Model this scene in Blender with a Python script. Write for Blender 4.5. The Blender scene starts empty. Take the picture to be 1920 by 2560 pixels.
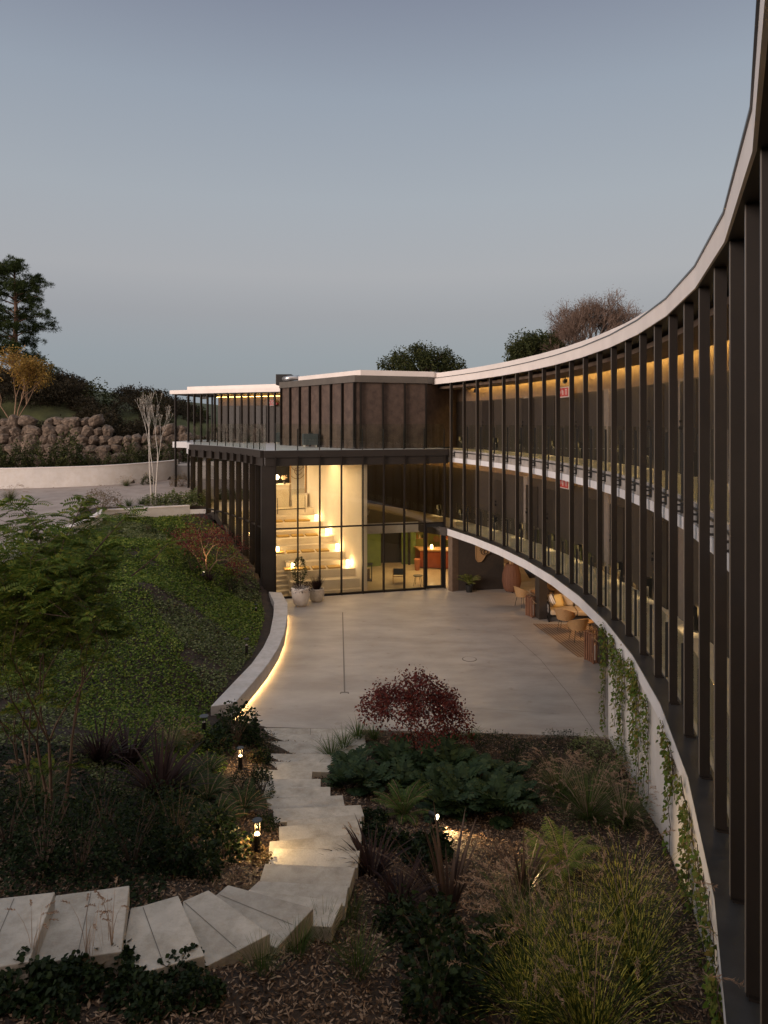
import bpy, math, random
import numpy as np
from mathutils import Vector
S = bpy.context.scene
COL = S.collection
R = math.radians
rng = np.random.default_rng(7)
random.seed(7)

# ------------------------------------------------------------------ camera
FPX, HOR, CX, EYE = 1750.0, 1057.0, 960.0, 7.0      # focal length and horizon measured on the 1920x2560 photograph
cam = bpy.data.objects.new('camera', bpy.data.cameras.new('camera'))
COL.objects.link(cam); S.camera = cam
cam.location = (0, 0, EYE); cam.rotation_euler = (R(90), 0, 0)
cam.data.sensor_fit = 'HORIZONTAL'; cam.data.sensor_width = 36
cam.data.lens = 36 * FPX / 1920
cam.data.shift_y = (HOR - 1280) / 1920
cam.data.clip_start = 0.05; cam.data.clip_end = 3000
S.render.resolution_x, S.render.resolution_y = 768, 1024

# ------------------------------------------------------------------ dusk sky, afterglow and exposure
def srgb(*c):
    return tuple(((x/255/12.92) if x/255 <= .04045 else ((x/255+.055)/1.055)**2.4) for x in c) + (1,)
W = bpy.data.worlds.new('World'); S.world = W; W.use_nodes = True
nt = W.node_tree; nt.nodes.clear()
out = nt.nodes.new('ShaderNodeOutputWorld'); bg = nt.nodes.new('ShaderNodeBackground')
tc = nt.nodes.new('ShaderNodeTexCoord'); sep = nt.nodes.new('ShaderNodeSeparateXYZ')
rmp = nt.nodes.new('ShaderNodeValToRGB')
nt.links.new(tc.outputs['Generated'], sep.inputs[0]); nt.links.new(sep.outputs['Z'], rmp.inputs[0])
stops = [(0, (134, 144, 153)), (.03, (136, 147, 157)), (.09, (142, 151, 161)), (.15, (153, 155, 162)), (.205, (165, 166, 171)),
         (.30, (161, 167, 175)), (.42, (148, 157, 170)), (.52, (128, 135, 152)), (.58, (134, 142, 158)), (.72, (182, 188, 200)), (1, (222, 226, 234))]
el = rmp.color_ramp.elements
el[0].position, el[0].color = stops[0][0], srgb(*stops[0][1]); el[1].position, el[1].color = 1, srgb(*stops[-1][1])
for p, c in stops[1:-1]:
    e = el.new(p); e.color = srgb(*c)
sky = nt.nodes.new('ShaderNodeTexSky'); sky.sky_type = 'NISHITA'; sky.sun_disc = False
sky.sun_elevation = R(2); sky.sun_rotation = R(228); sky.altitude = 200
mul = nt.nodes.new('ShaderNodeMixRGB'); mul.blend_type = 'ADD'; mul.inputs[0].default_value = .025
nt.links.new(rmp.outputs[0], mul.inputs[1]); nt.links.new(sky.outputs[0], mul.inputs[2])
glow = nt.nodes.new('ShaderNodeMapRange'); glow.interpolation_type = 'SMOOTHSTEP'
glow.inputs[1].default_value = .05; glow.inputs[2].default_value = -.8; glow.inputs[3].default_value = 0; glow.inputs[4].default_value = .8
nt.links.new(sep.outputs['Y'], glow.inputs[0])
west = nt.nodes.new('ShaderNodeMixRGB'); west.inputs[2].default_value = srgb(236, 208, 190)      # brighter western half of the dusk sky
nt.links.new(glow.outputs[0], west.inputs[0]); nt.links.new(mul.outputs[0], west.inputs[1]); nt.links.new(west.outputs[0], bg.inputs[0]); bg.inputs[1].default_value = 1.0
nt.links.new(bg.outputs[0], out.inputs[0])
sun = bpy.data.objects.new('afterglow_sun', bpy.data.lights.new('afterglow_sun', 'SUN')); COL.objects.link(sun)
sun.data.energy = 3.1; sun.data.angle = R(25); sun.data.color = (1, .82, .72)
sun.rotation_euler = (R(90 - 9), 0, R(-48))     # low glow from behind and left of the viewpoint
S.view_settings.view_transform = 'Standard'; S.view_settings.look = 'None'
S.view_settings.exposure = 0; S.view_settings.gamma = 1

# ------------------------------------------------------------------ helpers
def P(u, v, z):
    """world point at height z seen at photograph pixel (u, v)"""
    d = FPX * (EYE - z) / (v - HOR)
    return ((u - CX) / FPX * d, d, z)
def PD(u, v, d):
    return ((u - CX) / FPX * d, d, EYE - (v - HOR) / FPX * d)
class MB:
    def __init__(s): s.v = []; s.f = []; s.m = []
    def add(s, vs, fs, mi=0):
        o = len(s.v); s.v.extend([tuple(map(float, p)) for p in vs])
        s.f.extend([tuple(int(i) + o for i in f) for f in fs]); s.m.extend([mi] * len(fs)); return s
    def prism(s, poly, z0, z1, mi=0):
        n = len(poly)
        a = sum(poly[i][0]*poly[(i+1) % n][1] - poly[(i+1) % n][0]*poly[i][1] for i in range(n))
        if a < 0: poly = poly[::-1]
        z0s = z0 if hasattr(z0, '__len__') else [z0]*n
        z1s = z1 if hasattr(z1, '__len__') else [z1]*n
        vs = [(p[0], p[1], z) for p, z in zip(poly, z0s)] + [(p[0], p[1], z) for p, z in zip(poly, z1s)]
        fs = [tuple(range(n-1, -1, -1)), tuple(range(n, 2*n))] + [(i, (i+1) % n, n+(i+1) % n, n+i) for i in range(n)]
        return s.add(vs, fs, mi)
    def box(s, c, size, rz=0, mi=0):
        x, y, z = c; a, b, h = size[0]/2, size[1]/2, size[2]
        co, si = math.cos(rz), math.sin(rz)
        poly = [(x + px*co - py*si, y + px*si + py*co) for px, py in ((-a, -b), (a, -b), (a, b), (-a, b))]
        return s.prism(poly, z, z + h, mi)
    def bar(s, a, b, w, h=None, mi=0):
        a, b = Vector(a), Vector(b); d = (b - a).normalized(); h = h or w
        up = Vector((0, 0, 1)) if abs(d.z) < .95 else Vector((1, 0, 0))
        x = d.cross(up).normalized() * w/2; y = x.cross(d).normalized() * h/2
        vs = [p + i*x + j*y for p in (a, b) for i, j in ((-1, -1), (1, -1), (1, 1), (-1, 1))]
        return s.add(vs, [(3, 2, 1, 0), (4, 5, 6, 7), (0, 1, 5, 4), (1, 2, 6, 5), (2, 3, 7, 6), (3, 0, 4, 7)], mi)
    def tube(s, path, rad, n=6, mi=0, cap=True):
        path = [Vector(p) for p in path]; rad = rad if hasattr(rad, '__len__') else [rad]*len(path)
        vs = []; ref = Vector((.3, .9, .2)).normalized()
        for i, p in enumerate(path):
            d = (path[min(i+1, len(path)-1)] - path[max(i-1, 0)])
            d = d.normalized() if d.length > 1e-9 else Vector((0, 0, 1))
            r = ref if abs(d.dot(ref)) < .9 else Vector((1, 0, 0))
            x = d.cross(r).normalized(); y = d.cross(x)
            for k in range(n):
                a = 2*math.pi*k/n; vs.append(p + (x*math.cos(a) + y*math.sin(a))*rad[i])
        fs = [(i*n+k, i*n+(k+1) % n, (i+1)*n+(k+1) % n, (i+1)*n+k) for i in range(len(path)-1) for k in range(n)]
        if cap: fs += [tuple(range(n-1, -1, -1)), tuple(range((len(path)-1)*n, len(path)*n))]
        return s.add(vs, fs, mi)
    def lathe(s, prof, c=(0, 0, 0), n=20, mi=0, sq=1):
        vs = []
        for r, z in prof:
            for k in range(n):
                a = 2*math.pi*k/n; vs.append((c[0]+r*math.cos(a), c[1]+r*sq*math.sin(a), c[2]+z))
        fs = [(i*n+k, i*n+(k+1) % n, (i+1)*n+(k+1) % n, (i+1)*n+k) for i in range(len(prof)-1) for k in range(n)]
        if prof[0][0] > 1e-4: fs.append(tuple(range(n-1, -1, -1)))
        if prof[-1][0] > 1e-4: fs.append(tuple(range((len(prof)-1)*n, len(prof)*n)))
        return s.add(vs, fs, mi)
    def ring(s, inner, outer, z0, z1, mi=0):
        """closed solid band between two plan polylines of equal length"""
        n = len(inner); vs = []
        for a, b in zip(inner, outer): vs += [(a[0], a[1], z0), (b[0], b[1], z0), (b[0], b[1], z1), (a[0], a[1], z1)]
        fs = []
        for i in range(n-1):
            o, q = i*4, i*4+4
            fs += [(o, o+1, q+1, q), (o+1, o+2, q+2, q+1), (o+2, o+3, q+3, q+2), (o+3, o, q, q+3)]
        fs += [(0, 3, 2, 1), (n*4-4, n*4-3, n*4-2, n*4-1)]
        return s.add(vs, fs, mi)

ROOT = {}
def root_of(o):
    while o.parent: o = o.parent
    return o
def build(name, mb, mats, parent=None, smooth=False, bevel=0):
    off = np.array(root_of(parent).location) if parent else np.zeros(3)
    me = bpy.data.meshes.new(name)
    vs = np.array(mb.v, dtype=float) - off
    me.from_pydata(vs.tolist(), [], mb.f)
    for m in (mats if isinstance(mats, (list, tuple)) else [mats]): me.materials.append(m)
    if any(mb.m): me.polygons.foreach_set('material_index', mb.m)
    if smooth: me.polygons.foreach_set('use_smooth', [True]*len(mb.f))
    me.update()
    o = bpy.data.objects.new(name, me); COL.objects.link(o)
    if parent: o.parent = parent
    if bevel:
        b = o.modifiers.new('bevel', 'BEVEL'); b.width = bevel; b.segments = 2; b.limit_method = 'ANGLE'
    return o
def tag(o, label=None, cat=None, group=None, kind=None):
    if label: o['label'] = label
    if cat: o['category'] = cat
    if group: o['group'] = group
    if kind: o['kind'] = kind
    return o
def thing(name, label, cat, loc=(0, 0, 0), rz=0, group=None):
    o = bpy.data.objects.new(name, None); COL.objects.link(o); o.location = loc; o.rotation_euler = (0, 0, rz)
    o.empty_display_size = .2
    return tag(o, label, cat, group)
def dup(root, loc, rz=0, sc=1, label=None, group=None):
    r = root.copy(); COL.objects.link(r); r.location = loc; r.rotation_euler = (0, 0, rz)
    r.scale = (sc, sc, sc) if not hasattr(sc, '__len__') else sc
    if label: r['label'] = label
    if group: r['group'] = group
    for ch in list(root.children):
        c = ch.copy(); COL.objects.link(c); c.parent = r
        for g in list(ch.children):
            d = g.copy(); COL.objects.link(d); d.parent = c
    return r

# ------------------------------------------------------------------ materials
def newmat(name):
    m = bpy.data.materials.new(name); m.use_nodes = True
    return m, m.node_tree, m.node_tree.nodes['Principled BSDF']
def pmat(name, c1, c2=None, scale=4, rough=.7, bump=0, bscale=None, metal=0, spec=.5, detail=6, stretch=(1, 1, 1), coat=0):
    m, t, b = newmat(name)
    b.inputs['Roughness'].default_value = rough; b.inputs['Metallic'].default_value = metal
    b.inputs['Specular IOR Level'].default_value = spec
    if coat: b.inputs['Coat Weight'].default_value = coat
    tcn = t.nodes.new('ShaderNodeTexCoord'); mp = t.nodes.new('ShaderNodeMapping'); mp.inputs['Scale'].default_value = stretch
    t.links.new(tcn.outputs['Object'], mp.inputs[0])
    c1 = tuple(c1) + (1,) if len(c1) == 3 else c1
    if c2:
        n = t.nodes.new('ShaderNodeTexNoise'); n.inputs['Scale'].default_value = scale; n.inputs['Detail'].default_value = detail
        n.inputs['Roughness'].default_value = .62
        r = t.nodes.new('ShaderNodeValToRGB'); r.color_ramp.elements[0].position = .33; r.color_ramp.elements[1].position = .67
        r.color_ramp.elements[0].color = c1; r.color_ramp.elements[1].color = tuple(c2) + (1,)
        t.links.new(mp.outputs[0], n.inputs['Vector']); t.links.new(n.outputs['Fac'], r.inputs[0]); t.links.new(r.outputs[0], b.inputs['Base Color'])
    else: b.inputs['Base Color'].default_value = c1
    if bump:
        n2 = t.nodes.new('ShaderNodeTexNoise'); n2.inputs['Scale'].default_value = bscale or scale*6; n2.inputs['Detail'].default_value = 8
        bp = t.nodes.new('ShaderNodeBump'); bp.inputs['Strength'].default_value = bump; bp.inputs['Distance'].default_value = .02
        t.links.new(mp.outputs[0], n2.inputs['Vector']); t.links.new(n2.outputs['Fac'], bp.inputs['Height']); t.links.new(bp.outputs[0], b.inputs['Normal'])
    return m
def leafmat(name, cols, rough=.55, transl=.25):
    m, t, b = newmat(name); b.inputs['Roughness'].default_value = rough; b.inputs['Specular IOR Level'].default_value = .15
    g = t.nodes.new('ShaderNodeNewGeometry'); r = t.nodes.new('ShaderNodeValToRGB')
    els = r.color_ramp.elements; k = len(cols)
    els[0].color = tuple(cols[0]) + (1,); els[1].color = tuple(cols[-1]) + (1,)
    for i in range(1, k-1): els.new(i/(k-1)).color = tuple(cols[i]) + (1,)
    t.links.new(g.outputs['Random Per Island'], r.inputs[0]); t.links.new(r.outputs[0], b.inputs['Base Color'])
    tr = t.nodes.new('ShaderNodeBsdfTranslucent'); mx = t.nodes.new('ShaderNodeMixShader'); mx.inputs[0].default_value = transl
    o = t.nodes['Material Output']
    t.links.new(r.outputs[0], tr.inputs[0]); t.links.new(b.outputs[0], mx.inputs[1]); t.links.new(tr.outputs[0], mx.inputs[2]); t.links.new(mx.outputs[0], o.inputs[0])
    return m
def emat(name, col, s):
    m, t, b = newmat(name); b.inputs['Base Color'].default_value = tuple(col)+(1,)
    b.inputs['Emission Color'].default_value = tuple(col)+(1,); b.inputs['Emission Strength'].default_value = s
    return m
def glassmat(name, tint=(.93, .95, .93), refl=1.5, rough=.0):
    m, t, b = newmat(name); t.nodes.remove(b)
    tr = t.nodes.new('ShaderNodeBsdfTransparent'); tr.inputs[0].default_value = tuple(tint)+(1,)
    gl = t.nodes.new('ShaderNodeBsdfGlossy'); gl.inputs['Roughness'].default_value = rough; gl.inputs[0].default_value = (1, 1, 1, 1)
    fr = t.nodes.new('ShaderNodeFresnel'); fr.inputs[0].default_value = 1.5
    mu = t.nodes.new('ShaderNodeMath'); mu.operation = 'MULTIPLY'; mu.use_clamp = True; mu.inputs[1].default_value = refl
    mx = t.nodes.new('ShaderNodeMixShader'); o = t.nodes['Material Output']
    ge = t.nodes.new('ShaderNodeNewGeometry'); inv = t.nodes.new('ShaderNodeMath'); inv.operation = 'SUBTRACT'; inv.inputs[0].default_value = 1
    m2_ = t.nodes.new('ShaderNodeMath'); m2_.operation = 'MULTIPLY'
    t.links.new(ge.outputs['Backfacing'], inv.inputs[1]); t.links.new(fr.outputs[0], mu.inputs[0]); t.links.new(mu.outputs[0], m2_.inputs[0]); t.links.new(inv.outputs[0], m2_.inputs[1]); t.links.new(m2_.outputs[0], mx.inputs[0]); t.links.new(tr.outputs[0], mx.inputs[1]); t.links.new(gl.outputs[0], mx.inputs[2]); t.links.new(mx.outputs[0], o.inputs[0])
    return m
M = {}
M['fin'] = pmat('bronze_metal', (.0095, .0066, .0048), (.0135, .0094, .0068), 3, .62, spec=.28, bump=.05, bscale=160)
M['beam'] = pmat('dark_bronze_cladding', (.017, .013, .0105), (.024, .0185, .015), 2, .5)
M['grey_fascia'] = pmat('taupe_metal', (.085, .074, .063), (.11, .095, .08), 2, .45)
M['black'] = pmat('black_metal', (.012, .012, .012), None, rough=.4)
M['blackwood'] = pmat('black_stained_wood', (.02, .016, .013), (.035, .028, .022), 5, .6)
M['white'] = pmat('white_render', (.56, .535, .51), (.65, .625, .60), 1.2, .75, bump=.1, bscale=60)
M['whiteband'] = pmat('white_metal_band', (.60, .59, .60), (.68, .67, .68), 2, .5)
M['roofwhite'] = pmat('cream_roof_fascia', (.66, .60, .56), (.73, .67, .63), 1.5, .6)
M['ledge'] = pmat('grey_zinc_flashing', (.018, .0185, .020), (.042, .042, .043), 3, .32, spec=.7)
M['concrete_edge'] = pmat('raw_concrete', (.20, .18, .165), (.36, .33, .30), 3, .85, bump=.3, bscale=20)
M['galfloor'] = pmat('gallery_floor', (.42, .38, .30), (.50, .46, .37), 3, .4)
M['court'] = pmat('polished_concrete', (.31, .275, .245), (.44, .395, .352), .8, .5, bump=.12, bscale=40, detail=9, stretch=(.6, 1.3, 1))
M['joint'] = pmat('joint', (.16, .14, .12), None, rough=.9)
M['bench'] = pmat('cast_concrete', (.44, .42, .40), (.53, .50, .48), 1.5, .8, bump=.25, bscale=50)
M['stone'] = pmat('limestone_slab', (.38, .345, .295), (.52, .475, .41), 2.2, .85, bump=.35, bscale=45, detail=10)
M['wallbrown'] = pmat('brown_wall', (.105, .070, .047), (.14, .096, .067), 6, .7, bump=.15, bscale=60)
M['walldark'] = pmat('charcoal_panel', (.029, .022, .017), (.038, .029, .0225), 8, .6)
M['pilaster'] = pmat('taupe_render', (.14, .112, .092), (.175, .145, .12), 5, .8, bump=.2, bscale=70)
M['clad'] = pmat('rust_brown_panel', (.046, .029, .022), (.096, .064, .048), 3.5, .75, bump=.3, bscale=30, detail=10)
M['terrace'] = pmat('pale_terrace_floor', (.42, .42, .43), (.52, .52, .53), 2, .6)
M['cream'] = pmat('cream_plaster', (.74, .66, .52), (.80, .72, .58), 1, .7)
M['step'] = pmat('cream_microcement', (.62, .54, .42), (.72, .64, .50), 2, .5)
M['soil'] = pmat('dark_soil', (.020, .013, .009), (.05, .033, .022), 3, .95, bump=.8, bscale=30, detail=12)
M['drive'] = pmat('resin_gravel_driveway', (.26, .215, .19), (.35, .30, .27), 1.2, .85, bump=.3, bscale=120, detail=10)
M['gravel'] = pmat('pale_gravel', (.30, .25, .22), (.42, .37, .33), 20, .9, bump=.6, bscale=80)
M['glass'] = glassmat('hall_glass', (.92, .91, .86), 1.3)
M['sideglass'] = glassmat('side_glass', (.85, .84, .78), 1.9)
M['rail'] = glassmat('rail_glass', (.93, .95, .91), 1.4)
M['warm'] = emat('warm_led', (1, .64, .26), 34)
M['cove'] = emat('cove_led', (1, .60, .15), 60)
M['bulb'] = emat('lamp_bulb', (1, .80, .50), 12)
M['glint'] = pmat('fin_edge_glint', (.13, .115, .10), None, rough=.35, spec=.6)  # lighter tone that paints the sky's reflection on the fin edges
M['dimbulb'] = emat('bollard_lens', (1, .74, .40), 7)
M['niche'] = emat('niche_lamp', (1, .68, .26), 5)

def vary_by_object(m, amt=.12):
    """each slab keeps its own slightly different tone"""
    t = m.node_tree; b = t.nodes['Principled BSDF']; src = b.inputs['Base Color'].links[0].from_socket
    oi = t.nodes.new('ShaderNodeObjectInfo'); mr = t.nodes.new('ShaderNodeMapRange'); mr.inputs[3].default_value = 1-amt; mr.inputs[4].default_value = 1+amt
    hs = t.nodes.new('ShaderNodeHueSaturation'); t.links.new(oi.outputs['Random'], mr.inputs[0]); t.links.new(mr.outputs[0], hs.inputs['Value']); t.links.new(src, hs.inputs['Color']); t.links.new(hs.outputs[0], b.inputs['Base Color'])
vary_by_object(M['stone'], .10); vary_by_object(M['fin'], .12)

M['cove_soft'] = emat('cove_led_soft', (1, .58, .16), 20)
def trowel(m):
    """burnished streaks and scattered stains in the concrete"""
    t = m.node_tree; b = t.nodes['Principled BSDF']; src = b.inputs['Base Color'].links[0].from_socket
    g = t.nodes.new('ShaderNodeNewGeometry'); mp = t.nodes.new('ShaderNodeMapping'); mp.inputs['Scale'].default_value = (.5, 1.15, 1); mp.inputs['Rotation'].default_value = (0, 0, .12)
    n = t.nodes.new('ShaderNodeTexNoise'); n.inputs['Scale'].default_value = 1.1; n.inputs['Detail'].default_value = 12; n.inputs['Roughness'].default_value = .7; n.inputs['Distortion'].default_value = 1.2
    r = t.nodes.new('ShaderNodeValToRGB'); r.color_ramp.elements[0].position = .34; r.color_ramp.elements[1].position = .62; r.color_ramp.elements[0].color = (.84, .83, .82, 1); r.color_ramp.elements[1].color = (1.04, 1.05, 1.04, 1)
    n2 = t.nodes.new('ShaderNodeTexNoise'); n2.inputs['Scale'].default_value = 3.4; n2.inputs['Detail'].default_value = 4
    r2 = t.nodes.new('ShaderNodeValToRGB'); r2.color_ramp.elements[0].position = .27; r2.color_ramp.elements[1].position = .36; r2.color_ramp.elements[0].color = (.78, .76, .73, 1)
    a = t.nodes.new('ShaderNodeMixRGB'); a.blend_type = 'MULTIPLY'; a.inputs[0].default_value = .8; c = t.nodes.new('ShaderNodeMixRGB'); c.blend_type = 'MULTIPLY'; c.inputs[0].default_value = .7
    t.links.new(g.outputs['Position'], mp.inputs[0]); t.links.new(mp.outputs[0], n.inputs['Vector']); t.links.new(g.outputs['Position'], n2.inputs['Vector'])
    t.links.new(n.outputs['Fac'], r.inputs[0]); t.links.new(n2.outputs['Fac'], r2.inputs[0]); t.links.new(src, a.inputs[1]); t.links.new(r.outputs[0], a.inputs[2]); t.links.new(a.outputs[0], c.inputs[1]); t.links.new(r2.outputs[0], c.inputs[2]); t.links.new(c.outputs[0], b.inputs['Base Color'])
    rr = t.nodes.new('ShaderNodeMapRange'); rr.inputs[3].default_value = .38; rr.inputs[4].default_value = .75; t.links.new(n.outputs['Fac'], rr.inputs[0]); t.links.new(rr.outputs[0], b.inputs['Roughness'])
trowel(M['court'])
def weather(m, lo=.7):
    """dirt specks and stains on the slabs"""
    t = m.node_tree; b = t.nodes['Principled BSDF']; src = b.inputs['Base Color'].links[0].from_socket
    g = t.nodes.new('ShaderNodeNewGeometry'); n = t.nodes.new('ShaderNodeTexNoise'); n.inputs['Scale'].default_value = 3.0; n.inputs['Detail'].default_value = 13; n.inputs['Roughness'].default_value = .75
    r = t.nodes.new('ShaderNodeValToRGB'); r.color_ramp.elements[0].position = .36; r.color_ramp.elements[1].position = .56; r.color_ramp.elements[0].color = (lo, lo*.97, lo*.92, 1)
    a = t.nodes.new('ShaderNodeMixRGB'); a.blend_type = 'MULTIPLY'; a.inputs[0].default_value = 1
    t.links.new(g.outputs['Position'], n.inputs['Vector']); t.links.new(n.outputs['Fac'], r.inputs[0]); t.links.new(src, a.inputs[1]); t.links.new(r.outputs[0], a.inputs[2]); t.links.new(a.outputs[0], b.inputs['Base Color'])
weather(M['stone'], .72); weather(M['white'], .93); weather(M['bench'], .8)
# ------------------------------------------------------------------ plan of the curved wing
CC, RR, DA, A0 = (-26.807, 17.407), 31.97, .036747, .386068
def C(i, r=0.0):
    a = A0 - DA*i
    return (CC[0] + (RR+r)*math.cos(a), CC[1] + (RR+r)*math.sin(a))
def arc(i0, i1, r, step=1):
    return [C(i, r) for i in range(i0, i1+1, step)]
ZG1, ZG2, ZR = 2.56, 5.85, 8.68

# ------------------------------------------------------------------ terrain
bench_in = [(-3.96, 27.0), (-3.5, 25.4), (-3.28, 23.8), (-3.10, 21.8), (-3.07, 20.4), (-3.15, 18.95), (-3.27, 17.9), (-3.48, 16.35)]
bench_out = [(-4.46, 27.1), (-4.0, 25.5), (-3.76, 23.8), (-3.55, 21.8), (-3.52, 20.4), (-3.6, 19.0), (-3.76, 17.9), (-4.0, 16.15)]
facade_left_us = [658, 646, 631, 615, 597, 580, 561, 541, 521, 500, 483]
fl = [(-4.72, 27.9)]
for u in facade_left_us[1:]:
    k = (u-CX)/FPX; x0, y0 = fl[-1]; s = .96
    a, b, c = k*k+1, -2*(k*x0+y0), x0*x0+y0*y0-s*s
    D = b*b-4*a*c
    y = (-b + math.sqrt(max(D, 0)))/(2*a); fl.append((k*y, y))
lower_wall = [(-15.5, 19.5), (-13.9, 22.6), (-13.4, 24.4), (-13.2, 25.8), (-12.8, 27.5), (-12.66, 29.9), (-13.1, 32.3), (-9.6, 34.5), (-8.55, 34.75)]
flat_poly = [(-2.85, 16.12), (5.0, 15.62)] + arc(12, 40, .05) + [(60, -15), (60, 60), (-2, 60), (-9.5, 40)] + fl[::-1] + [(-4.4, 27.2)] + \
            [((a[0]+b[0])/2, (a[1]+b[1])/2) for a, b in zip(bench_in, bench_out)][1:] + [(-3.3, 16.2)]
def inpoly(px, py, poly):
    px, py = np.asarray(px, float), np.asarray(py, float); r = np.zeros(px.shape, bool); n = len(poly)
    for i in range(n):
        x1, y1 = poly[i]; x2, y2 = poly[(i+1) % n]
        if y1 == y2: continue
        c = ((y1 > py) != (y2 > py)) & (px < (x2-x1)*(py-y1)/(y2-y1)+x1); r ^= c
    return r
# stairs: top-surface corners of each slab (photo pixel, height) -> plan
def c2(x, y): return (480+x*.43400, 1440+y*.43400)
def c4(x, y): return (x*.57866, 2050+y*.57866)
st = []
def stp(z, pts): st.append((z, [P(u, v, z)[:2] for u, v in pts]))
stp(.015, [c2(405, 874), c2(960, 882), c2(985, 918), c2(380, 912)])
stp(.03, [c2(430, 912), c2(995, 917), c2(1000, 960), c2(400, 952)])
stp(.09, [c2(395, 950), c2(1000, 958), c2(1000, 1030), c2(400, 1024)])
stp(.21, [c2(430, 1022), c2(905, 1028), c2(905, 1078), c2(425, 1070)])
stp(.34, [c2(440, 1068), c2(800, 1075), c2(790, 1130), c2(430, 1117)])
stp(.47, [c2(365, 1113), c2(693, 1124), c2(690, 1172), c2(350, 1172)])
stp(.60, [c2(385, 1168), c2(742, 1168), c2(740, 1220), c2(380, 1216)])
stp(.73, [c2(400, 1213), c2(797, 1214), c2(797, 1268), c2(400, 1280)])
stp(.86, [c2(430, 1281), c2(868, 1262), c2(880, 1325), c2(440, 1345)])
stp(.99, [c2(466, 1341), c2(972, 1318), c2(992, 1384), c2(475, 1420)])
stp(1.13, [c2(548, 1405), c2(975, 1372), c2(980, 1450), c2(545, 1470)])
stp(1.27, [c4(1205, 28), c4(1552, 0), c4(1560, 62), c4(1207, 90)])
stp(1.41, [c4(1165, 92), c4(1562, 58), c4(1560, 130), c4(1160, 150)])
stp(1.55, [c4(1190, 122), c4(1555, 132), c4(1545, 205), c4(1145, 195)])
stp(1.69, [c4(1145, 188), c4(1535, 205), c4(1510, 292), c4(1120, 268)])
stp(1.83, [c4(1118, 263), c4(1505, 284), c4(1490, 372), c4(1072, 305)])
stp(1.96, [c4(1075, 300), c4(1480, 352), c4(1432, 462), c4(1355, 458), c4(1040, 380)])
fan = [(2.12, [(985, 280), (1355, 380), (1195, 552), (1120, 520), (900, 345), (938, 320)], [(938, 320), (1275, 458)]),
       (2.28, [(900, 302), (1168, 490), (1030, 562), (890, 632), (800, 500), (790, 350)], [(790, 350), (1030, 562)]),
       (2.44, [(770, 325), (885, 585), (710, 633), (640, 652), (520, 620), (565, 380), (615, 370)], [(615, 370), (710, 633)]),
       (2.60, [(560, 282), (525, 568), (333, 595), (130, 622), (190, 500), (240, 325), (395, 305)], [(395, 305), (333, 595)]),
       (2.76, [(238, 310), (125, 612), (-40, 640), (-190, 650), (-120, 350), (65, 330)], [(65, 330), (-70, 645)]),
       (2.92, [(-150, 352), (-250, 660), (-560, 690), (-520, 380)], [(-330, 365), (-400, 675)])]
fan_w = [(z, [P(*c4(*p), z)[:2] for p in pts], [P(*c4(*p), z)[:2] for p in jt]) for z, pts, jt in fan]

ctl = []
def cp(u, v, z): p = P(u, v, z); ctl.append(p)
for u, v, z in [(600, 1502, .42), (560, 1600, .5), (500, 1782, .3), (640, 1900, .42), (640, 2130, 1.3), (600, 2200, 1.75), (480, 1900, .7),
                (300, 2250, 2.2), (0, 2240, 2.55), (100, 2070, 1.9), (300, 2000, 1.45), (300, 1800, 1.15), (100, 1800, 1.65), (60, 1930, 1.8),
                (470, 1600, 1.0), (370, 1460, 1.95), (310, 1360, 2.4), (150, 1500, 1.85), (0, 1600, 1.8), (420, 1420, 1.75), (500, 1520, .95), (430, 1700, .8),
                (232, 1291, 2.5), (350, 1283, 2.5), (495, 1277, 2.5), (560, 1330, 1.95), (590, 1390, 1.3), (640, 1480, .45), (540, 1400, 1.45), (0, 1452, 1.75),
                (1613, 1998, -.05), (1709, 2137, .5), (1000, 1900, .12), (1000, 2060, .55), (1250, 2150, .7), (1450, 1950, .1), (1100, 2300, 1.15),
                (1300, 2400, 1.3), (900, 2330, 1.5), (800, 2420, 1.95), (1500, 2500, 1.4), (1000, 2560, 1.75), (560, 2500, 2.25), (120, 2520, 2.6), (1750, 2500, 1.5)]:
    cp(u, v, z)
ctl += [(x, y, -.03) for x, y in ((-2.5, 16.0), (-.5, 15.95), (1.5, 15.8), (3.5, 15.7), (4.9, 15.5))] + [(-6, 3, 3.0), (0, 3, 2.3), (3, 2, 2.0), (-14, 8, 3.2), (-14, 14, 2.4), (-15, 19, 1.8), (-4, 1, 3)]
for z, pl in st[3:]:
    m = np.mean(pl, axis=0); ctl.append((m[0], m[1], z-.13))
for z, pl, _ in fan_w[:5]:
    m = np.mean(pl, axis=0); ctl.append((m[0], m[1], z-.17))
ctl = np.array(ctl)
K = np.hypot(ctl[:, None, 0]-ctl[None, :, 0], ctl[:, None, 1]-ctl[None, :, 1])
Ap = np.block([[K + np.eye(len(ctl))*.02, np.c_[np.ones(len(ctl)), ctl[:, :2]]], [np.c_[np.ones(len(ctl)), ctl[:, :2]].T, np.zeros((3, 3))]])
wts = np.linalg.solve(Ap, np.r_[ctl[:, 2], 0, 0, 0])
zone_poly = [(-30, -20), (40, -20), (40, 20)] + [(5.1, 15.7), (-2, 16.3)] + [(-2, 28)] + [(p[0]+.25, p[1]) for p in fl[:8]] + lower_wall[::-1][1:] + [(-30, 19)]
def drive_z(y): return 2.6 + .06*(y-30)
def lump(x, y):
    return .05*np.sin(x*1.7+y*.6)*np.sin(y*1.3-x*.4) + .02*np.sin(x*5.1)*np.sin(y*4.3)
back_wall = [(-60, 39.0), (-40, 39.2), (-30, 39.6), (-22, 40.2), (-18.2, 41.0), (-16, 41.9), (-14.4, 43.2), (-13.6, 44.0), (-13.2, 44.6)]
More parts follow.
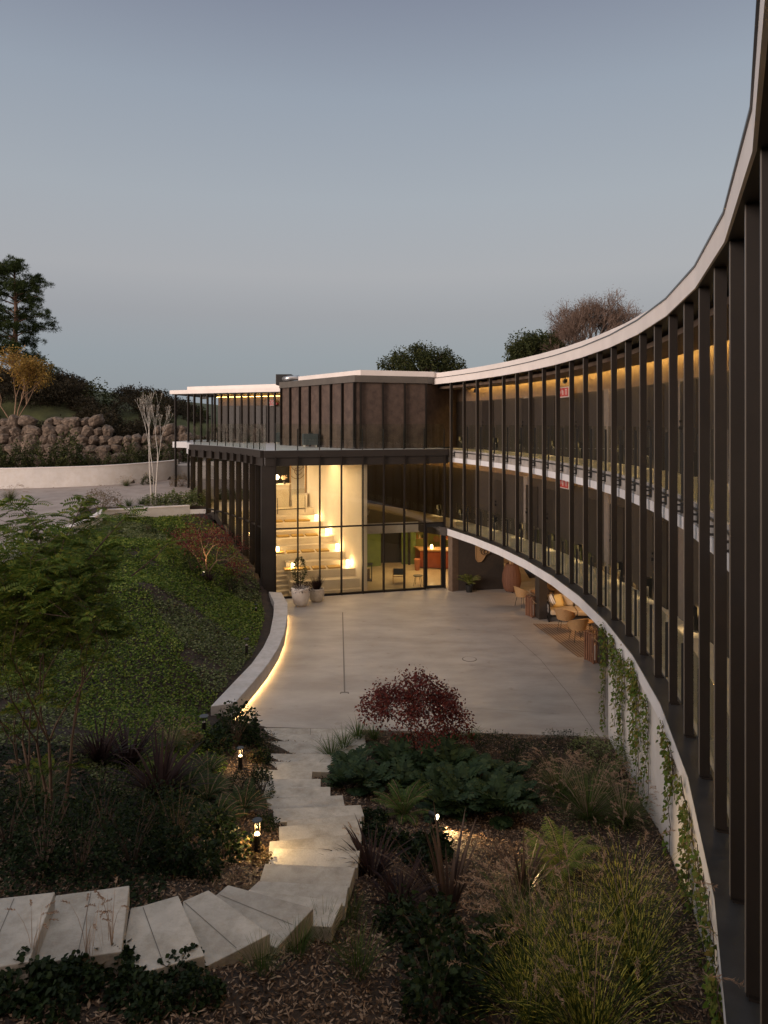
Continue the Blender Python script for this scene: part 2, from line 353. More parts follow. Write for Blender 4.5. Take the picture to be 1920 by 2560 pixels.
def smooth_path(p, k=4):
    for _ in range(k):
        q = [p[0]]
        for a, b in zip(p[:-1], p[1:]): q += [(a[0]*.75+b[0]*.25, a[1]*.75+b[1]*.25), (a[0]*.25+b[0]*.75, a[1]*.25+b[1]*.75)]
        p = q + [p[-1]]
    return p
back_wall = smooth_path(back_wall, 3)
def terr(x, y):
    x = np.asarray(x, float); y = np.asarray(y, float)
    D = np.hypot(x[..., None]-ctl[:, 0], y[..., None]-ctl[:, 1])
    h = D @ wts[:-3] + wts[-3] + wts[-2]*x + wts[-1]*y
    h = np.clip(h, -.2, 3.4) + lump(x, y)*np.clip((h)/.5, 0, 1)
    bw = np.interp(x, [p[0] for p in back_wall], [p[1] for p in back_wall])
    far = drive_z(np.minimum(y, 46)) - .35
    h = np.where(inpoly(x, y, zone_poly), h, far)
    # hill behind the driveway wall
    t = np.clip((y-bw-7.6)/10, 0, 1); t = t*t*(3-2*t)
    hl = np.interp(x, [-60, -40, -28, -22, -16, -8, 0, 10, 40], [11.5, 11.2, 10.0, 8.6, 7.2, 6.8, 6.5, 6, 6])
    base = drive_z(bw)+.75
    hill = base + (hl-base)*t + .25*np.sin(x*.5)*np.sin(y*.3)*t
    far2 = np.where(y > 90, hl + (y-90)*.0, hill)
    h = np.where((y > bw+.15) & (x < 6) & ~inpoly(x, y, flat_poly), far2, h)
    h = np.where(inpoly(x, y, flat_poly), -.15, h)
    return h
gx = np.concatenate([np.arange(-160, -60, 8), np.arange(-60, -16, 1.2), np.arange(-16, 8, .17), np.arange(8, 40, 2), np.arange(40, 161, 8)])
gy = np.concatenate([np.arange(-60, 2, 4), np.arange(2, 38, .17), np.arange(38, 75, .8), np.arange(75, 400, 12)])
GX, GY = np.meshgrid(gx, gy); GZ = np.vstack([terr(GX[i:i+20], GY[i:i+20]) for i in range(0, len(gy), 20)])
mb = MB(); nx, ny = len(gx), len(gy)
ii = (np.arange(ny-1)[:, None]*nx + np.arange(nx-1)[None]).ravel()
mb.add(np.c_[GX.ravel(), GY.ravel(), GZ.ravel()], np.c_[ii, ii+1, ii+nx+1, ii+nx])
def earthmat():
    m = pmat('bark_covered_earth', (.016, .011, .008), (.050, .031, .020), 2.5, .95, bump=.9, bscale=26, detail=12)
    t = m.node_tree; b = t.nodes['Principled BSDF']
    src = b.inputs['Base Color'].links[0].from_socket
    geo = t.nodes.new('ShaderNodeNewGeometry'); sp = t.nodes.new('ShaderNodeSeparateXYZ'); t.links.new(geo.outputs['Position'], sp.inputs[0])
    mr = t.nodes.new('ShaderNodeMapRange'); mr.inputs[1].default_value = 44; mr.inputs[2].default_value = 50
    t.links.new(sp.outputs['Y'], mr.inputs[0])
    n = t.nodes.new('ShaderNodeTexNoise'); n.inputs['Scale'].default_value = .7; n.inputs['Detail'].default_value = 8
    rr = t.nodes.new('ShaderNodeValToRGB'); rr.color_ramp.elements[0].color = (.035, .042, .016, 1); rr.color_ramp.elements[1].color = (.075, .085, .03, 1)
    rr.color_ramp.elements[0].position = .35; rr.color_ramp.elements[1].position = .65
    t.links.new(geo.outputs['Position'], n.inputs['Vector']); t.links.new(n.outputs['Fac'], rr.inputs[0])
    mx = t.nodes.new('ShaderNodeMixRGB'); t.links.new(mr.outputs[0], mx.inputs[0]); t.links.new(src, mx.inputs[1]); t.links.new(rr.outputs[0], mx.inputs[2])
    t.links.new(mx.outputs[0], b.inputs['Base Color']); return m
tag(build('ground', mb, earthmat(), smooth=True), kind='structure')
def G(u, v, dz=0):
    """first point of the ground under photograph pixel (u, v)"""
    for d in np.arange(3, 120, .05):
        x = (u-CX)/FPX*d; z = EYE - (v-HOR)/FPX*d
        if z <= float(terr(np.array([x]), np.array([d]))[0]): return (x, d, z+dz)
    return PD(u, v, 100)

# ------------------------------------------------------------------ courtyard
ct = MB()
ct.prism([(-2.85, 16.12), (5.0, 15.62)] + [C(12, .4), C(12, 8), (16, 28), (12, 34), (2.6, 29.75), (-4.6, 27.85), (-3.96, 27.1)] + [(p[0]-.2, p[1]) for p in bench_in[1:]], -.14, 0)
tag(build('courtyard_paving', ct, M['court']), kind='structure')
jm = MB()
def strip(pts, w, z=.004):
    for a, b in zip(pts[:-1], pts[1:]):
        d = Vector((b[0]-a[0], b[1]-a[1], 0)).normalized(); n = Vector((-d.y, d.x, 0))*w/2
        jm.add([(a[0]-n.x, a[1]-n.y, z), (b[0]-n.x, b[1]-n.y, z), (b[0]+n.x, b[1]+n.y, z), (a[0]+n.x, a[1]+n.y, z)], [(0, 1, 2, 3)])
strip([P(1283, 1588, 0), P(1352, 1650, 0), P(1420, 1733, 0), P(1492, 1838, 0)], .012)
strip([P(950, 1745, 0), P(1100, 1765, 0), P(1400, 1785, 0)], .006)
tag(build('paving_joints', jm, M['joint']), kind='structure')
t = MB(); a, b = P(856.5, 1531, 0), P(861.5, 1731, 0)
t.prism([(a[0]-.018, a[1]), (b[0]-.018, b[1]), (b[0]+.018, b[1]), (a[0]+.018, a[1])], -.02, .005)
t.box((b[0], b[1], -.02), (.2, .05, .026)); t.box((b[0]-.1, b[1]-.05, -.02), (.03, .08, .026)); t.box((b[0]+.1, b[1]-.05, -.02), (.03, .08, .026))
tag(build('slot_drain', t, M['joint']), 'thin black slot drain line running down the middle of the courtyard', 'drain')
t = MB(); p = P(1173.5, 1648, 0); t.lathe([(.215, 0), (.215, .006)], (p[0], p[1], 0), 32)
t2 = MB(); t2.lathe([(.19, .006), (.19, .010)], (p[0], p[1], 0), 32)
o = tag(build('manhole_cover', t, M['joint']), 'round manhole cover set flush in the courtyard concrete', 'manhole'); build('lid', t2, M['court'], o)

# curved concrete bench with a warm light strip under its lip
bw_root = thing('curved_bench', 'long curved concrete bench wall with a glowing warm strip along its foot', 'bench', (-3.6, 21, 0))
b = MB(); b.ring(bench_out, bench_in, .09, .46); build('seat_wall', b, M['bench'], bw_root, bevel=.012)
inn = [(p[0]-.10, p[1]) for p in bench_in]
b = MB(); b.ring(bench_out, inn, -.1, .088); build('plinth', b, M['bench'], bw_root)
b = MB(); b.ring([(p[0]-.095, p[1]) for p in bench_in[1:]], [(p[0]-.075, p[1]) for p in bench_in[1:]], .055, .083); build('light_strip', b, M['warm'], bw_root)

# ------------------------------------------------------------------ stone stairway
sr = thing('stone_stairway', 'pale limestone slab steps curving up from the courtyard to the lower left', 'stairs', (-1.5, 11, .6))
jn = MB()
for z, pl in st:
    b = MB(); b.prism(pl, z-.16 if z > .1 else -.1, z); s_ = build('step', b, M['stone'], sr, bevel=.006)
    if z > .02:  # dark strip paints the contact shadow and dirt where two treads meet
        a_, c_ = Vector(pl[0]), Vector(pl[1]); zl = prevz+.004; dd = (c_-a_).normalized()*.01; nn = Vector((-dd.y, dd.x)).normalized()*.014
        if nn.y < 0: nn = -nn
        b = MB(); b.add([(a_.x+dd.x, a_.y+dd.y, zl), (c_.x-dd.x, c_.y-dd.y, zl), (c_.x-dd.x+nn.x, c_.y-dd.y+nn.y, zl), (a_.x+dd.x+nn.x, a_.y+dd.y+nn.y, zl)], [(0, 1, 2, 3)]); build('dirt_shadow_strip', b, M['joint'], s_)
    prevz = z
for i, (z, pl) in enumerate(st):
    if i in (0, 1):
        f = .5 + .06*i
        a = [pl[0][k]*(1-f)+pl[1][k]*f for k in (0, 1)]; c = [pl[3][k]*(1-f)+pl[2][k]*f for k in (0, 1)]
        d = .006; jn.add([(a[0]-d, a[1], z+.003), (c[0]-d, c[1], z+.003), (c[0]+d, c[1], z+.003), (a[0]+d, a[1], z+.003)], [(0, 1, 2, 3)])
for z, pl, jt in fan_w:
    b = MB(); b.prism(pl, z-.19, z); s_ = build('step', b, M['stone'], sr, bevel=.008)
    (ax, ay), (cx_, cy) = jt; d = Vector((cx_-ax, cy-ay, 0)).normalized(); n = Vector((-d.y, d.x, 0))*.0035
    e = d*.03
    b = MB(); b.add([(ax+e.x-n.x, ay+e.y-n.y, z+.003), (cx_-e.x-n.x, cy-e.y-n.y, z+.003), (cx_-e.x+n.x, cy-e.y+n.y, z+.003), (ax+e.x+n.x, ay+e.y+n.y, z+.003)], [(0, 1, 2, 3)])
    build('slab_joint', b, M['joint'], s_)
build('paving_seam', jn, M['joint'], sr)

# ------------------------------------------------------------------ driveway and its walls
dr = MB(); ys = [18, 24, 30, 36, 42, 48]
rowsL, rowsR = [], []
lwx = lambda y: float(np.interp(y, [p[1] for p in lower_wall[:7]], [p[0] for p in lower_wall[:7]]))
for y in np.arange(16, 47, 1.0):
    rowsL.append((-75, y)); rowsR.append((lwx(y) if y < 32.3 else (-9.0 if y > 35.2 else np.interp(y, [32.3, 35.2], [-13.1, -9.0])), y))
vs = []
for a, b in zip(rowsL, rowsR): vs += [(a[0], a[1], drive_z(a[1])), (b[0], b[1], drive_z(b[1]))]
dr.add(vs, [(2*i, 2*i+1, 2*i+3, 2*i+2) for i in range(len(rowsL)-1)])
tag(build('driveway', dr, M['drive']), kind='structure')
def offset(path, d):
    o = []
    for i, p in enumerate(path):
        a = path[max(i-1, 0)]; c = path[min(i+1, len(path)-1)]
        t = Vector((c[0]-a[0], c[1]-a[1])).normalized(); o.append((p[0]-t.y*d, p[1]+t.x*d))
    return o
def wall_on(path, w, z0f, z1f, name, m, parent, over=0):
    ip, op = offset(path, -w/2-over), offset(path, w/2+over); vs = []; n = len(path); mb = MB()
    for a, b, p in zip(ip, op, path): vs += [(a[0], a[1], z0f(p)), (b[0], b[1], z0f(p)), (b[0], b[1], z1f(p)), (a[0], a[1], z1f(p))]
    fs = []
    for i in range(n-1):
        o, q = i*4, i*4+4; fs += [(o, o+1, q+1, q), (o+1, o+2, q+2, q+1), (o+2, o+3, q+3, q+2), (o+3, o, q, q+3)]
    fs += [(0, 3, 2, 1), (n*4-4, n*4-3, n*4-2, n*4-1)]
    mb.add(vs, fs); return build(name, mb, m, parent)
lw = thing('garden_retaining_wall', 'low curved white wall with a coping, holding the driveway above the green mound', 'wall', (-13, 28, 1.5))
lwt = lambda p: drive_z(p[1]) + .30 if p[1] < 32.4 else 2.95
lw_path = smooth_path(lower_wall[:6], 3) + [(-12.75, 31.4), (-13.0, 32.1), (-12.6, 32.9), (-9.6, 34.5)]
wall_on(lw_path, .22, lambda p: -.2, lambda p: lwt(p)-.06, 'wall_body', M['white'], lw)
wall_on(lw_path, .22, lambda p: lwt(p)-.058, lambda p: lwt(p), 'coping', M['roofwhite'], lw, .03)
wall_on([lower_wall[7], lower_wall[8]], .2, lambda p: 0, lambda p: 2.72, 'wall_end', M['white'], lw)
bwr = thing('driveway_wall', 'long curved white rendered wall along the far side of the driveway', 'wall', (-20, 40.5, 3))
wall_on(back_wall, .25, lambda p: 2.6, lambda p: drive_z(p[1])+1.12, 'wall_body', M['white'], bwr)
wall_on(back_wall, .25, lambda p: drive_z(p[1])+1.123, lambda p: drive_z(p[1])+1.18, 'coping', M['roofwhite'], bwr, .03)
gv = MB(); vs = []
bo = [(x, np.interp(x, [p[0] for p in back_wall], [p[1] for p in back_wall])+.2) for x in np.linspace(-55, -9, 40)]
for x, y in bo: vs += [(x, y, drive_z(y)+.78), (x, y+7.2, drive_z(y)+.82)]
gv.add(vs, [(2*i, 2*i+2, 2*i+3, 2*i+1) for i in range(39)]); tag(build('gravel_path', gv, M['gravel'], smooth=True), kind='structure')
# planting bed between driveway and low wall
pb = MB(); pb.prism([(-13.3, 32.6), (-9.6, 34.7), (-8.7, 34.9), (-9.2, 36.6), (-11, 36.2), (-14.0, 34.6), (-14.2, 32.9), (-13.5, 30.4)], 2.5, 2.86)
tag(build('planting_bed', pb, M['soil']), kind='structure')
# ------------------------------------------------------------------ curved wing
cw = thing('curved_hotel_wing', 'long concave dark bronze hotel wing with vertical fins, two galleries and white bands', 'building', (C(12)[0], C(12)[1], 0))
N1 = 60
def ring_part(name, r0, r1, z0, z1, m, i0=0, i1=N1, step=2, parent=cw, bev=0):
    b = MB(); b.ring(arc(i0, i1, r0, step), arc(i0, i1, r1, step), z0, z1); return build(name, b, m, parent, bevel=bev)
# first gallery slab, its white band and zinc ledge
ring_part('floor_slab', -.13, 5.6, 2.30, ZG1-.012, M['concrete_edge'], -14)
ring_part('gallery_floor', .17, 1.65, ZG1-.011, ZG1, M['galfloor'], -14)
ring_part('white_band', -.155, -.131, 2.28, ZG1, M['whiteband'], -14)
ring_part('window_ledge', -.165, .169, ZG1+.001, ZG1+.03, M['ledge'])
# second gallery slab
ring_part('floor_slab', .19, 5.6, 5.52, ZG2-.012, M['concrete_edge'], -14)
ring_part('gallery_floor', .24, 1.65, ZG2-.011, ZG2, M['galfloor'], -14)
ring_part('slab_lip', .17, .189, 5.74, 5.78, M['ledge'])
ring_part('white_band', .175, 5.0, 5.33, 5.519, M['whiteband'], -14)
# roof
ring_part('roof_fascia', -.08, -.055, ZR, 8.94, M['roofwhite'], -2)
ring_part('roof_drip_edge', -.095, -.05, 8.941, 8.965, M['ledge'], -2)
ring_part('roof_soffit', -.054, 6.0, ZR+.01, 8.94, M['beam'], -2)
ring_part('roof_parapet', .25, .45, 8.95, 9.21, M['roofwhite'], -2)
ring_part('roof_deck', .451, 6.0, 8.95, 9.05, M['gravel'], -2)
ring_part('ceiling_board', .35, 1.44, 8.50, 8.60, M['wallbrown'], -2)
# gallery back walls with their lit top band
ring_part('gallery_wall', 1.65, 1.85, ZG1, 5.33, M['wallbrown'], -14, N1, 1)
ring_part('gallery_wall', 1.65, 1.85, ZG2, ZR, M['wallbrown'], -14, N1, 1)
ring_part('cove_light', 1.47, 1.50, 8.555, 8.57, M['cove'], -1, 25, 1)
ring_part('cove_light', 1.42, 1.44, 5.31, 5.325, M['cove_soft'], 0, 25, 1)
ring_part('cove_light', 1.38, 1.41, 5.22, 5.235, M['cove_soft'], -14, 0, 1)
for zf, zt in ((ZG1, 4.93), (ZG2, 7.97)):
    for i0, i1 in ((-14, 2), (3, 7), (8, 11), (12, 15), (16, 19), (20, 24)):
        a = [C(i0 + .12 + (i1-i0+.55)*k/8, 1.60) for k in range(9)]; c = [C(i0 + .12 + (i1-i0+.55)*k/8, 1.645) for k in range(9)]
        b = MB(); b.ring(a, c, zf+.002, zt); build('dark_panel', b, M['walldark'], cw)
        a = [C(i0 + i1-i0+.70 + .27*k/2, 1.57) for k in range(3)]; c = [C(i0+i1-i0+.70 + .27*k/2, 1.645) for k in range(3)]
        b = MB(); b.ring(a, c, zf+.002, zt+.03); build('pilaster', b, M['pilaster'], cw)
def uray(u, r):
    k = (u-CX)/FPX
    # |(k y, y) - CC| = RR + r, far solution
    a = k*k+1; b_ = -2*(k*CC[0]+CC[1]); c_ = CC[0]**2+CC[1]**2-(RR+r)**2
    y = (-b_ + math.sqrt(b_*b_-4*a*c_))/(2*a); return (k*y, y)
def ang(p): return math.atan2(p[1]-CC[1], p[0]-CC[0])
for zf, us in ((ZG2, (1220, 1320, 1372, 1455, 1548, 1640, 1722)), (ZG1, (1252, 1330, 1382, 1478, 1543, 1650))):
    for u in us:
        p = uray(u, 1.58); a = ang(p); q = (CC[0]+(RR+1.575)*math.cos(a), CC[1]+(RR+1.575)*math.sin(a))
        b = MB(); b.box((q[0], q[1], zf+.003), (.04, .94, 2.08), a); d_ = build('door', b, M['beam'], cw)
        b = MB(); w = (q[0]-.05*math.cos(a)-.36*math.sin(a), q[1]-.05*math.sin(a)+.36*math.cos(a))
        b.box((w[0], w[1], zf+1.0), (.06, .04, .07), a); b.box((w[0], w[1], zf+1.16), (.04, .05, .05), a); build('handle', b, M['black'], d_)
nb = 0
for zf, us in ((ZG2, (1060, 1097.5, 1154, 1240, 1302, 1387, 1453, 1553, 1624, 1737)), (ZG1, (1098, 1154, 1240, 1301, 1388, 1452, 1553, 1624, 1737))):
    for u in us:
        p = uray(u, 1.55); a = ang(p); co, si = math.cos(a), math.sin(a); rr = RR+1.535
        q = (CC[0]+rr*co, CC[1]+rr*si)
        b = MB(); b.box((q[0], q[1], zf+.03), (.07, .17, .30), a)
        b.box((q[0]-.03*co, q[1]-.03*si, zf+.52), (.13, .17, .012), a)
        for s in (-.085, .085): b.box((q[0]-.03*co-s*si, q[1]-.03*si+s*co, zf+.33), (.13, .012, .20), a)
        sl = build('step_light', b, M['black'], cw)
        b = MB(); b.box((q[0]+.02*co, q[1]+.02*si, zf+.345), (.02, .155, .17), a)
        build('glowing_recess', b, M['niche'], sl)
        L = bpy.data.lights.new('step_light_lamp', 'SPOT'); L.energy = 12; L.color = (1, .70, .36); L.spot_size = R(120); L.spot_blend = .8; L.shadow_soft_size = .04
        lo = bpy.data.objects.new('step_light_lamp', L); COL.objects.link(lo)
        lo.location = (q[0]-.12*co, q[1]-.12*si, zf+.40); lo.rotation_euler = (0, R(18), a+math.pi)
# fins, from the zinc ledge to the soffit
for i in range(0, 25):
    a = A0-DA*i; co, si = math.cos(a), math.sin(a); r = RR+.03
    b = MB(); b.box((CC[0]+r*co, CC[1]+r*si, ZG1+.03), (.118, .03, ZR-ZG1-.02), a)
    b.box((CC[0]+(r+.02)*co, CC[1]+(r+.02)*si, ZG1+.031), (.13, .11, .02), a)
    f = build('fin', b, M['fin'], cw)
    b = MB(); b.box((CC[0]+(RR-.033)*co, CC[1]+(RR-.033)*si, ZG1+.06), (.008, .032, ZR-ZG1-.06), a); build('edge_glint', b, M['glint'], f)  # pale strip added for the sky glint along the fin's front edge
    b = MB()
    for z in (5.60, 5.70): b.box((CC[0]+(RR+.13)*co, CC[1]+(RR+.13)*si, z), (.10, .02, .03), a)
    b.box((CC[0]+(RR+.155)*co, CC[1]+(RR+.155)*si, 5.585), (.03, .06, .16), a)
    build('bracket', b, M['black'], f)
# frameless glass balustrades between the fins
for zf, top in ((ZG1+.03, 3.63), (5.80, 6.92)):
    for i in range(0, 24):
        p, q = C(i+.06, .20), C(i+.94, .20); p2, q2 = C(i+.06, .212), C(i+.94, .212)
        b = MB(); b.prism([p, q, q2, p2], zf, top); build('glass_pane', b, M['rail'], cw)
for i in range(1, 24):
    a = A0-DA*i; co, si = math.cos(a), math.sin(a)
    for zf, top in ((ZG1+.03, 3.55), (5.78, 6.84)):
        b = MB(); b.box((CC[0]+(RR+.17)*co, CC[1]+(RR+.17)*si, zf), (.05, .018, top-zf), a); build('rail_post', b, M['black'], cw)
# security cameras under the gallery ceiling
for u, v, z in ((1188, 969, 8.35), (1413, 940, 8.35)):
    p = uray(u, 1.2); b = MB(); b.box((p[0], p[1], z-.05), (.10, .2, .12)); b.bar((p[0], p[1], z+.06), (p[0], p[1], z+.16), .03)
    b.lathe([(.05, -.04), (.05, .0), (.02, .02)], (p[0]-.06, p[1]-.1, z-.03), 10); build('security_camera', b, M['black'], cw)
# fire-equipment signs: red squares with white pictograms
M['signwhite'] = pmat('sign_white', (.5, .46, .43)); M['signred'] = pmat('sign_red', (.40, .022, .018), rough=.4)
def fire_sign(u, v, z, r, rzoff, label, n=3):
    p = uray(u, r) if r is not None else (z[0], z[1]); zz = z if r is not None else z[2]
    a = ang(p) if r is not None else rzoff; tx, ty = -math.sin(a), math.cos(a); nx_, ny_ = -math.cos(a), -math.sin(a)
    t = thing('fire_sign', label, 'sign', (p[0], p[1], zz)); t['group'] = 'red fire equipment signs'
    b = MB(); b.box((p[0], p[1], zz-.17), (.02, .26*n+.04, .34), a); build('board', b, M['signwhite'], t)
    def pl(s, h, w, hh, d, mb): mb.box((p[0]+tx*s+nx_*d, p[1]+ty*s+ny_*d, zz+h-hh/2), (.01, w, hh), a)
    for k in range(n):
        s = (k-(n-1)/2)*-.26; b = MB(); pl(s, 0, .225, .28, .016, b); sq = build('red_square', b, M['signred'], t)
        b = MB()
        if k == 0:
            for q in range(12):
                an = q*math.pi/6; b.box((p[0]+tx*(s+.06*math.cos(an))+nx_*.023, p[1]+ty*(s+.06*math.cos(an))+ny_*.023, zz+.06*math.sin(an)-.014), (.008, .028, .028), a)
            pl(s, 0, .035, .035, .023, b); pl(s+.085, -.02, .015, .13, .023, b)
        elif k == 1:
            pl(s, -.02, .06, .15, .023, b); pl(s+.045, .07, .07, .02, .023, b); pl(s+.08, .02, .018, .10, .023, b)
        else:
            pl(s-.03, -.0, .03, .20, .023, b); pl(s+.03, .085, .10, .03, .023, b); pl(s+.06, -.01, .022, .16, .023, b)
        build('pictogram', b, M['signwhite'], sq)
fire_sign(1409, 971, 7+86*20.6/1750, 1.3, 0, 'row of red fire equipment pictograms on the upper gallery, under the ceiling')
fire_sign(1409, 1225, 7-170*20.6/1750, 1.3, 0, 'row of red fire equipment pictograms on the lower gallery, just below the white band')

# ground floor of the wing: white garden wall, piers, dark back walls
gw = thing('ivy_clad_wall', 'tall white rendered wall under the wing, partly covered by creepers', 'wall', (C(16)[0], C(16)[1], 0))
b = MB(); b.ring(arc(12, N1, -.10, 1), arc(12, N1, .15, 1), -.6, 2.278); build('wall_body', b, M['white'], gw)
ring_part('lounge_ceiling', .15, 5.4, 2.24, 2.298, M['pilaster'], 0, 14, 2)
def wallseg(name, a, b_, w, z0, z1, m, parent=cw):
    mb = MB(); d = Vector((b_[0]-a[0], b_[1]-a[1])).normalized(); n = Vector((-d.y, d.x))*w
    mb.prism([a, b_, (b_[0]+n.x, b_[1]+n.y), (a[0]+n.x, a[1]+n.y)], z0, z1); return build(name, mb, m, parent)
wallseg('pier', (2.83, 29.0), (3.10, 29.15), .30, 0, 2.28, M['wallbrown'])
wallseg('lounge_wall', (3.10, 29.16), (5.05, 29.5), .2, 0, 2.27, M['walldark'])
b = MB(); b.ring(arc(-14, N1, 5.2, 1), arc(-14, N1, 5.4, 1), 0, 2.27); build('lounge_wall', b, M['wallbrown'], cw)
cpos = P(1348, 1548, 0); b = MB(); b.box((cpos[0]+.1, cpos[1]+.15, 0), (.30, .36, 2.27), R(12)); build('column', b, M['walldark'], cw)
cpos2 = P(1506, 1664, 0); b = MB(); b.box((cpos2[0]+.08, cpos2[1]+.15, 0), (.28, .34, 2.27), R(-5)); build('column', b, M['walldark'], cw)
wallseg('lounge_wall', (5.70, 25.75), (9.5, 25.2), .16, 0, 2.27, M['wallbrown'])
wallseg('lounge_wall', (6.45, 19.8), (5.25, 16.0), .2, 0, 2.27, M['walldark'])
for (x, y, e) in ((7.2, 27.6, 40), (7.0, 23.6, 30), (7.6, 21.6, 14)):
    L = bpy.data.lights.new('lounge_downlight_lamp', 'AREA'); L.energy = e; L.color = (1, .55, .22); L.size = .5
    lo = bpy.data.objects.new('lounge_downlight_lamp', L); COL.objects.link(lo); lo.location = (x, y, 2.18)
    b = MB(); b.lathe([(.07, 0), (.07, .03)], (x+.4, y, 2.205), 16); build('downlight', b, M['bulb'], cw)

# ------------------------------------------------------------------ glass hall
F0, F1 = Vector((-4.62, 27.72)), Vector((2.62, 29.68)); fd = (F1-F0).normalized(); fn = Vector((-fd.y, fd.x))   # fn points into the hall
gh = thing('glass_hall', 'two-storey glass-walled hall, brightly lit inside, with a roof terrace and dark beam', 'building', (0, 31, 0))
def FP(s, d=0): p = F0 + fd*s + fn*d; return (p.x, p.y)
FL = (F1-F0).length
def fbox(name, s0, s1, d0, d1, z0, z1, m, parent=gh, bev=0):
    mb = MB(); mb.prism([FP(s0, d0), FP(s1, d0), FP(s1, d1), FP(s0, d1)], z0, z1); return build(name, mb, m, parent, bevel=bev)
fbox('beam', -.12, FL+.1, -.14, .25, 5.62, 5.895, M['beam'])
fbox('beam', -.08, FL+.08, -.06, .25, 5.28, 5.618, M['beam'])
fbox('corner_column', -.22, .32, -.02, .5, 0, 5.279, M['beam'])
for k in range(9):
    s = .32 + (FL-.32-.06)*k/8
    b = MB(); b.prism([FP(s-.022, -.10), FP(s+.022, -.10), FP(s+.022, .10), FP(s-.022, .10)], 0, 5.275)
    b.prism([FP(s-.02, -.155), FP(s+.02, -.155), FP(s+.02, -.061), FP(s-.02, -.061)], 5.276, 5.66); build('mullion', b, M['fin'], gh)
    if k < 8:
        s2 = s + (FL-.38)/8
        if k < 7:
            fbox('glass_pane', s+.024, s2-.024, .0, .012, .08, 2.75, M['glass'])
            fbox('sill', s+.024, s2-.024, -.05, .07, .0, .078, M['fin'])
        fbox('glass_pane', s+.024, s2-.024, .0, .012, 2.81, 5.26, M['glass'])
        fbox('transom', s+.024, s2-.024, -.04, .06, 2.752, 2.808, M['fin'])
        if k == 7:
            dr_ = fbox('door', s+.03, s+.12, -.03, .05, .02, 2.75, M['black']); fbox('door', s2-.15, s2-.03, -.03, .05, .02, 2.75, M['black'])
            fbox('door_glass', s+.121, s2-.151, .0, .012, .14, 2.62, M['glass'], dr_); fbox('door_rail', s+.121, s2-.151, -.03, .05, .02, .139, M['black'], dr_)
            fbox('door_rail', s+.121, s2-.151, -.03, .05, 2.621, 2.75, M['black'], dr_)
# left facade on the slope
sill_v = [(658, 1490), (646, 1480), (631, 1452), (615, 1412), (597, 1385), (580, 1350), (561, 1313), (541, 1280), (521, 1272), (500, 1262), (483, 1255)]
zs = [max(-.1, EYE-(v-HOR)*p[1]/FPX) for (u, v), p in zip(sill_v, fl)]; zs = [.1, .35] + zs[2:]; zs[-3:] = [2.5, 2.55, 2.6]
flo = offset(fl, .14); fli = offset(fl, -.14); 
b = MB(); b.ring(offset(fl, .22), offset(fl, -.25), 5.62, 5.894); build('beam', b, M['beam'], gh)
b = MB(); b.ring(offset(fl, .12), offset(fl, -.25), 5.28, 5.618); build('beam', b, M['beam'], gh)
for k, p in enumerate(fl):
    if k == 0: continue
    a = fl[k-1]; c = fl[min(k+1, len(fl)-1)]; t_ = Vector((c[0]-a[0], c[1]-a[1])).normalized(); rz = math.atan2(t_.y, t_.x)
    b = MB(); b.box((p[0], p[1], zs[k]-.1), (.045, .26, 5.279-zs[k]+.1), rz); b.box((p[0]-t_.y*.19, p[1]+t_.x*.19, 5.3), (.04, .14, .36), rz); build('mullion', b, M['fin'], gh)
for k in range(len(fl)-1):
    a, c = Vector(fl[k]), Vector(fl[k+1]); t_ = (c-a).normalized(); n_ = Vector((-t_.y, t_.x)); a2, c2_ = a+t_*.03, c-t_*.03
    def pr(d0, d1): return [tuple(a2+n_*d0), tuple(c2_+n_*d0), tuple(c2_+n_*d1), tuple(a2+n_*d1)]
    z0a, z0b = zs[k], zs[k+1]
    def pz(za, zb): return [za, zb, zb, za]
    def slab(name, d0, d1, zl, zh, m):
        poly = pr(d0, d1); n4 = 4
        vs = [(q[0], q[1], z) for q, z in zip(poly, zl)] + [(q[0], q[1], z) for q, z in zip(poly, zh)]
        mb = MB(); mb.add(vs, [(3, 2, 1, 0), (4, 5, 6, 7)] + [(i, (i+1) % 4, 4+(i+1) % 4, 4+i) for i in range(4)]); build(name, mb, m, gh)
    slab('glass_pane', -.006, .006, pz(max(z0a, 0)+.05, max(z0b, 0)+.05), pz(2.74, 2.74), M['sideglass']) if k < 7 else None
    slab('glass_pane', -.006, .006, pz(2.81, 2.81), pz(5.26, 5.26), M['sideglass'])
    slab('transom', -.06, .06, pz(2.75, 2.75), pz(2.80, 2.80), M['fin'])
    slab('sill', -.08, .08, pz(z0a-.35, z0b-.35), pz(z0a+.04, z0b+.04), M['beam'])
